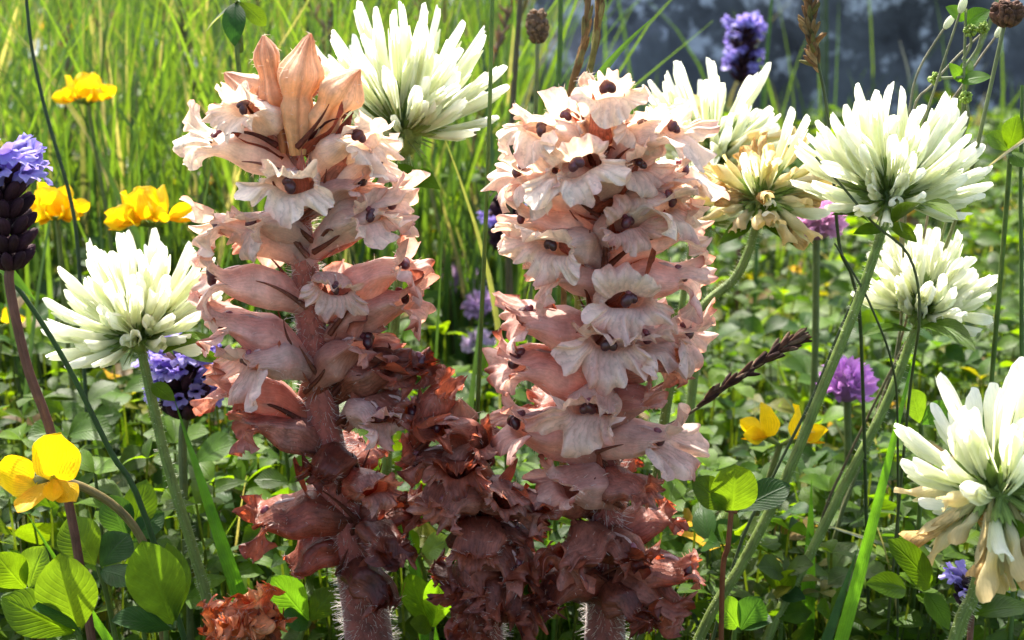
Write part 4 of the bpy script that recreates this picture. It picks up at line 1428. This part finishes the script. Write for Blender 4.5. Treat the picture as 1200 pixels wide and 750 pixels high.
DK = (.030, .085, .022)
leaf_thing('three-part clover leaf on reddish petiole beside the pink broomrape foot', (846, 690, -0.8),
           [((857, 600, -1.0), (862, 544, -1.2), 0.42, (0, -0.9, 0.4), (.085, .17, .015), 'round'), ((850, 598, -1.0), (811, 562, -1.1), 0.30, CAMN), ((864, 600, -1.0), (926, 568, -0.8), 0.30, (0.1, -.6, .8), DK)],
           (.20, .07, .03), mid=(853, 640, -1))
leaf_thing('big oval leaf trio lowest under the near yellow trefoil', (96, 760, -2.6),
           [((92, 742, -2.6), (70, 648, -2.8), 0.52, (0.1, -.85, .5), (.08, .16, .016)), ((86, 742, -2.7), (2, 700, -3.0), 0.40, (-.1, -.8, .6)), ((96, 742, -2.7), (38, 712, -3.2), 0.30, (0, -.3, 1), DK)])
leaf_thing('oval leaf pair standing between near trefoil and left clover stalk', (196, 760, -1.8),
           [((204, 735, -1.8), (166, 634, -2.2), 0.50, (0.1, -.85, .5), (.06, .135, .016)), ((206, 728, -1.8), (196, 636, -1.4), 0.30, (.7, -.6, .5)), ((204, 738, -2), (130, 728, -2.6), 0.32, (0, -.4, 1), DK)])
leaf_thing('rounded leaf trio just right of the near trefoil stalk', (130, 720, -1.0),
           [((112, 662, -1.0), (80, 606, -0.8), 0.40, (0, -.8, .6), (.085, .17, .018)), ((118, 664, -1.0), (152, 626, -0.6), 0.34, CAMN, DK), ((116, 668, -1.0), (160, 682, -1.4), 0.28, (.1, -.5, .9), DK)])
leaf_thing('dark rounded leaf pair behind the near trefoil stalk', (160, 690, 1.5),
           [((150, 634, 1.2), (128, 580, 1.4), 0.34, CAMN, DK), ((154, 634, 1.2), (172, 562, 1.6), 0.34, (0.1, -.7, .7)), ((156, 636, 1.2), (192, 600, 1.4), 0.28, CAMN, DK)])
leaf_thing('pale green leaf pair at the meadow edge below the near trefoil', (34, 760, -1.2),
           [((30, 690, -1.2), (-6, 648, -1.4), 0.34, CAMN), ((34, 690, -1.2), (52, 640, -1.2), 0.34, CAMN, (.085, .17, .02)), ((32, 692, -1.2), (8, 720, -1.8), .26, CAMN)])
leaf_thing('bright wavy leaf by the low dried orange broomrape cluster', (352, 760, 1.0),
           [((362, 728, 1), (318, 676, 0.6), 0.36, CAMN, (.07, .17, .02)), ((364, 728, 1), (394, 690, 1.2), 0.3, CAMN), ((362, 730, 1), (330, 726, 0.2), .26, CAMN, DK)])
leaf_thing('bright upright leaves in the gap beside the withered broomrape', (506, 762, 1.6),
           [((506, 736, 1.6), (478, 672, 1.6), 0.32, (0, -.9, .4), (.085, .19, .015)), ((508, 736, 1.6), (520, 668, 1.2), 0.32, (.1, -.9, .4), (.09, .2, .015)), ((506, 738, 1.4), (480, 730, 1), .2, CAMN)])
leaf_thing('pale leaf in the gap above the bright upright leaves', (500, 690, 3.0),
           [((492, 652, 3), (528, 632, 2.8), 0.30, CAMN, (.09, .16, .06)), ((490, 652, 3), (470, 620, 3), .24, CAMN)])
leaf_thing('rounded leaf trio right of the thin grass stem in the gap', (590, 480, 6),
           [((590, 436, 6), (566, 412, 6), 0.36, CAMN), ((592, 434, 6), (598, 396, 6), 0.34, CAMN, (.08, .19, .02)), ((594, 438, 6), (620, 424, 6), .3, CAMN)])
leaf_thing('rounded folded leaves left of the browning cream clover', (1080, 560, 3.0),
           [((1078, 496, 2.8), (1068, 456, 2.6), 0.26, CAMN, (.085, .18, .02)), ((1080, 498, 2.8), (1110, 470, 2.8), .26, (.4, -.8, .4), DK), ((1078, 500, 2.8), (1056, 510, 2.8), .2, CAMN)])
leaf_thing('green leaf trio beside the thin upright stem right of the boulder', (1178, 260, 2),
           [((1180, 176, 2), (1156, 158, 2), 0.22, CAMN, (.08, .17, .02)), ((1182, 176, 2), (1192, 136, 2), .24, CAMN), ((1184, 178, 2), (1204, 196, 1.6), .22, CAMN)])
leaf_thing('big dark hanging leaf above the orange-budded broomrape', (284, 120, 5),
           [((276, 4, 4.6), (275, 54, 4.2), 0.24, (0, -1, .2), (.018, .07, .02), 'ovate'), ((278, 2, 4.6), (242, 36, 4.8), .15, (0, -.3, 1), (.2, .24, .2)), ((280, 2, 5), (312, 30, 5), .2, CAMN)], mid=(283, 60, 5))
leaf_thing('rounded leaves low between right broomrape foot and slanting stalk', (860, 752, 0.4),
           [((866, 738, .4), (836, 700, .2), .30, CAMN, (.08, .19, .02)), ((868, 738, .4), (892, 700, .2), .32, CAMN, DK), ((868, 740, .4), (905, 730, 0), .3, (0, -.3, 1), DK)])
leaf_thing('folded pointed leaves below the crossing of the slanting stalks', (915, 720, 2.2),
           [((912, 690, 2.2), (888, 664, 2), .22, (.2, -.5, .8)), ((914, 690, 2.2), (932, 668, 2), .2, CAMN), ((914, 694, 2.2), (944, 702, 1.8), .2, CAMN, DK)], shape='ovate')

# ------------------------------------------------------------------ ground cover: single leaves in front, then the mass
def lf_mesh(kind, seed):
    mb = MB()
    W = (0.42, 0.36, 0.26)[kind]
    col = [(.080, .165, .008), (.058, .13, .009), (.034, .095, .014), (.095, .185, .009)][seed % 4]
    mb.grid(leaf_grid((0, 0, 0), (1, 0, 0), W, (0, 0, 1), ('obovate', 'ovate', 'lance')[kind], arch=0.10, fold=0.22, wav=0.06, nl=8, nw=5), np.array(col))
    return mb.mesh('leaflet', M_LEAF)


LM = [lf_mesh(i % 3, i) for i in range(12)]


def petiole_mesh():
    mb = MB()
    mb.tube(smooth_path([(0, 0, 0), (0.08, 0.02, 0.5), (0, 0, 1)], 6), 0.036, (.07, .10, .025), n=5)
    return mb.mesh('petiole', M_STEM)


PM = petiole_mesh()


def in_view_x(y, m=1.08):
    return (y + 27) * TANH * m * 1.05


GROUP_LAB = 'small green trefoil leaf in the low cover behind the broomrapes'
rg = np.random.default_rng(5)
for i in range(170):
    y = 2.5 + 24 * rg.random() ** 1.1
    x = rg.uniform(-1, 1) * in_view_x(y)
    h = rg.uniform(1.2, 4.2) if x > -3 else rg.uniform(1.5, 6.0)
    g = gz(x, y) - 0.1
    k = int(rg.integers(12))
    fr = x / in_view_x(y)
    where = ('under the left clover' if fr < -.5 else 'behind the left broomrape' if fr < -.12 else 'in the gap between the broomrapes' if fr < .02
             else 'behind the right broomrape' if fr < .38 else 'behind the slanting clover stalks' if fr < .75 else 'behind the browning cream clover')
    lab = '%s %s trefoil leaf in the %s cover %s' % (('rounded', 'oval', 'narrow')[k % 3], ('light green', 'mid green', 'dark green', 'bright green')[k % 4], 'near' if y < 12 else 'farther', where)
    root = thing('clover_leaf', lab, 'leaf', (x, y, g), 'low trefoil leaves')
    M = np.eye(4)
    M[2, 2] = h
    inst('petiole', PM, root, M)
    a0 = rg.uniform(0, 6.28)
    s = rg.uniform(0.6, 1.15)
    tilt = rg.normal(0, 0.35, 3)
    for j in range(3):
        a = a0 + j * (1.5 if rg.random() < 0.5 else 2.09) + rg.normal(0, .15)
        d = np.array([math.cos(a), math.sin(a), rg.uniform(-0.1, 0.6)])
        M = frame(d, np.array([0, -0.3, 1]) + tilt, s * rg.uniform(.85, 1.1))
        M[:3, 3] = (0, 0, h)
        inst('leaflet', LM[k], root, M)

# the mass of leaves (stuff)
mt = leaf_grid((0, 0, 0), (1, 0, 0), 0.36, (0, 0, 1), 'obovate', arch=0.10, fold=0.22, nl=5, nw=3).reshape(-1, 3)
mt2 = leaf_grid((0, 0, 0), (1, 0, 0), 0.20, (0, 0, 1), 'lance', arch=0.12, fold=0.25, nl=5, nw=3).reshape(-1, 3)
tf = []
for i in range(4):
    for j in range(2):
        tf.append([i * 3 + j, i * 3 + j + 1, (i + 1) * 3 + j + 1, (i + 1) * 3 + j])
tf = np.array(tf)
uvt = np.stack(np.meshgrid(np.linspace(0, 1, 5), np.linspace(0, 1, 3), indexing='ij')[::-1], -1).reshape(-1, 2)
PAL = np.array([(.085, .170, .007), (.062, .135, .008), (.036, .090, .012), (.105, .19, .008), (.065, .12, .02), (.14, .15, .012), (.22, .15, .06)])


def leaf_mass(name, label, n, yr, xf, hf, sf, seed):
    r_ = np.random.default_rng(seed)
    mb = MB()
    V, F, C, U = [], [], [], []
    nb = 0
    for i in range(n):
        y = yr[0] + (yr[1] - yr[0]) * r_.random() ** 1.25
        xm = in_view_x(y, 1.12)
        x = xf(r_, y, xm)
        if x is None: continue
        hz = hf(r_, x, y)
        base = np.array([x, y, gz(x, y) + hz])
        a0 = r_.uniform(0, 6.28)
        s = sf(r_, y)
        tilt = r_.normal(0, 0.4, 3)
        ck = PAL[r_.choice(7, p=[.24, .22, .20, .14, .12, .05, .03])] * r_.uniform(.75, 1.25)
        T = mt if r_.random() < 0.7 else mt2
        for j in range(3):
            a = a0 + j * 2.09 + r_.normal(0, .25)
            M = frame((math.cos(a), math.sin(a), r_.uniform(-0.25, 0.6)), np.array([0, -0.2, 1]) + tilt, s * r_.uniform(.8, 1.15))
            V.append(T @ M[:3, :3].T + base)
            F.append(tf + nb)
            C.append(np.tile(ck * r_.uniform(.9, 1.1), (15, 1)))
            U.append(uvt)
            nb += 15
        # petiole ribbon
        b2 = np.array([x + r_.normal(0, .3), y + r_.normal(0, .3), gz(x, y) - 0.1])
        sd = np.array([0.026, 0, 0])
        V.append(np.array([b2 - sd, b2 + sd, base + sd, base - sd]))
        F.append(np.array([[0, 1, 2, 3]]) + nb)
        C.append(np.tile(np.array((.045, .075, .012)) * r_.uniform(.6, 1.4), (4, 1)))
        U.append(np.array([[.3, 0], [.4, 0], [.4, 1], [.3, 1]]))
        nb += 4
    mb.quads(np.vstack(V), np.vstack(F), np.vstack(C), uv=np.vstack(U))
    return tag(mb.build(name, M_LEAF), label, 'leaves', kind='stuff')


leaf_mass('ground_cover', 'dense low mat of small green leaves behind the flowers', 6800, (2.0, 78),
          lambda r_, y, xm: r_.uniform(-1, 1) * xm, lambda r_, x, y: r_.uniform(0.1, 1) ** 1.5 * (4.2 if x > -2 else 5.5), lambda r_, y: r_.uniform(.45, .95) * (1 + y / 90), 21)
leaf_mass('ground_cover', 'low green leaves round the foot of the broomrapes', 420, (-7, 2.0),
          lambda r_, y, xm: r_.uniform(-1, 1) * xm, lambda r_, x, y: r_.uniform(0.1, 1) * 1.6, lambda r_, y: r_.uniform(.5, .95), 22)


leaf_mass('meadow_herbs', 'leafy herbs growing up among the tall blurred meadow grass', 1300, (24, 120),
          lambda r_, y, xm: r_.uniform(-1, 0.03) * xm, lambda r_, x, y: r_.uniform(2.5, 9.5) * (.75 + y / 260), lambda r_, y: r_.uniform(.5, 1.1) * (1 + y / 140), 23)


# ------------------------------------------------------------------ meadow grass
def blades(mb, n, fn, seed):
    r_ = np.random.default_rng(seed)
    seg = 5
    for i in range(n):
        x, y, h, wd, lean, col = fn(r_)
        a = r_.uniform(0, 6.28)
        b = np.array([x, y, gz(x, y) - 0.1])
        ld = np.array([math.cos(a), math.sin(a), 0])
        t = np.linspace(0, 1, seg + 1)
        pts = b + np.outer(t, (0, 0, h)) + np.outer(t ** 2.0, ld * lean * h) - np.outer(t ** 3, (0, 0, lean * h * .3))
        f = r_.uniform(-0.9, 0.9)
        sd = np.array([math.cos(f), math.sin(f), 0])
        wdt = wd * np.clip(1.05 - t ** 2, .06, 1)
        Gd = np.stack([pts - sd * wdt[:, None], pts + sd * wdt[:, None]], 1)
        mb.grid(Gd, col)


GP = np.array([(.09, .17, .025), (.06, .13, .025), (.12, .21, .03), (.035, .075, .03), (.14, .16, .08), (.28, .27, .17)])


def gpick(r_):
    return GP[r_.choice(6, p=[.24, .26, .14, .22, .09, .05])] * r_.uniform(.75, 1.25)


def tall(r_):
    y = 22 + 170 * r_.random() ** 1.5
    xm = in_view_x(y, 1.1)
    right_lim = (0.02 if y < 95 else 0.02) * xm
    x = r_.uniform(-xm, right_lim)
    return x, y, r_.uniform(6, 17) * (1 + y / 260), r_.uniform(.035, .10) * (1 + y / 130), r_.uniform(.05, .45), gpick(r_)


mb = MB()
blades(mb, 5200, tall, 31)
rh = np.random.default_rng(35)
for i in range(130):        # flowering grass tops standing over the blades
    y = 26 + 120 * rh.random() ** 1.4
    x = rh.uniform(-1, .02) * in_view_x(y, 1.05)
    h = rh.uniform(8, 17) * (1 + y / 300)
    q = smooth_path([(x, y, -.1), (x + rh.normal(0, .4), y, h * .6), (x + rh.normal(0, 1.2), y, h)], 10)
    c = np.array([(.22, .20, .09), (.16, .17, .06), (.26, .18, .13)])[int(rh.integers(3))]
    mb.tube(q, .035 * (1 + y / 120), c, n=4)
    for j in range(14):
        p = q[7] + (q[9] - q[7]) * rh.random()
        d = nz((rh.normal(0, .5), rh.normal(0, .5), 1))
        mb.blob(p + d * .2, (.05 * (1 + y / 120), .05 * (1 + y / 120), .3 * (1 + y / 150)), c * rh.uniform(.7, 1.5), a=5, b=5, axis=d)
tag(mb.build('meadow_grass', M_GRASS), 'tall blurred meadow grass behind the left broomrape', 'grass', kind='stuff')


def low(r_):
    y = 3 + 75 * r_.random() ** 1.2
    x = r_.uniform(-1, 1) * in_view_x(y, 1.1)
    return x, y, r_.uniform(2, 5.5), r_.uniform(.03, .07) * (1 + y / 60), r_.uniform(.1, .7), gpick(r_)


mb = MB()
blades(mb, 1700, low, 32)
tag(mb.build('short_grass', M_GRASS), 'short grass mixed into the low leaves', 'grass', kind='stuff')


def by_rock(r_):
    y = r_.uniform(58, 80)
    x = r_.uniform(-4, in_view_x(y, 1.1))
    return x, y, r_.uniform(3, 8) if r_.random() < .93 else r_.uniform(10, 18), r_.uniform(.06, .12), r_.uniform(.1, .5), gpick(r_) * .9


mb = MB()
blades(mb, 420, by_rock, 33)
tag(mb.build('rock_edge_grass', M_GRASS), 'sparse grass along the foot of the boulder', 'grass', kind='stuff')

def straw(r_):
    y = -4 + 70 * r_.random() ** 1.3
    x = r_.uniform(-1, 1) * in_view_x(y, 1.1)
    c = np.array([(.34, .28, .16), (.26, .20, .11), (.42, .38, .26), (.20, .12, .07)])[int(r_.integers(4))]
    return x, y, r_.uniform(.8, 2.6), r_.uniform(.025, .06), r_.uniform(1.2, 2.6), c


mb = MB()
blades(mb, 520, straw, 34)
tag(mb.build('dead_straw', M_DRY), 'dead straw fallen among the low leaves', 'straw', kind='stuff')

# single tall blades one can pick out in the left background
rs = np.random.default_rng(77)
for i in range(60):
    y = rs.uniform(7, 40)
    xm = in_view_x(y, 1.0)
    x = rs.uniform(-xm, -0.04 * xm)
    h = rs.uniform(5, 13)
    mb = MB()
    lean = rs.normal(0, .18)
    b = np.array([x, y, gz(x, y) - .1])
    mb.grid(leaf_grid(b, b + np.array([lean * h, rs.normal(0, .15) * h, h]), rs.uniform(.06, .13) * (1 + y / 60), (rs.normal(0, .5), -1, .2), 'blade', arch=rs.normal(0, .06), fold=.3, nl=10, nw=3), cb := gpick(rs))
    fr = x / in_view_x(y)
    where = 'behind the left self-heal' if fr < -.8 else 'behind the left clover' if fr < -.5 else 'behind the left broomrape' if fr < -.2 else 'in the gap between the broomrapes'
    tone = 'straw' if cb[0] > .2 else 'dark green' if cb[1] < .1 else 'olive green' if cb[1] < .15 else 'fresh green'
    lab = '%s %s grass blade %s %s' % ('tall' if h > 9 else 'short', tone, 'leaning right' if lean > .12 else 'leaning left' if lean < -.12 else 'standing upright', where)
    tag(mb.build('grass_plant', M_GRASS, None, b, loc=b), lab, 'grass', 'meadow grass blades')
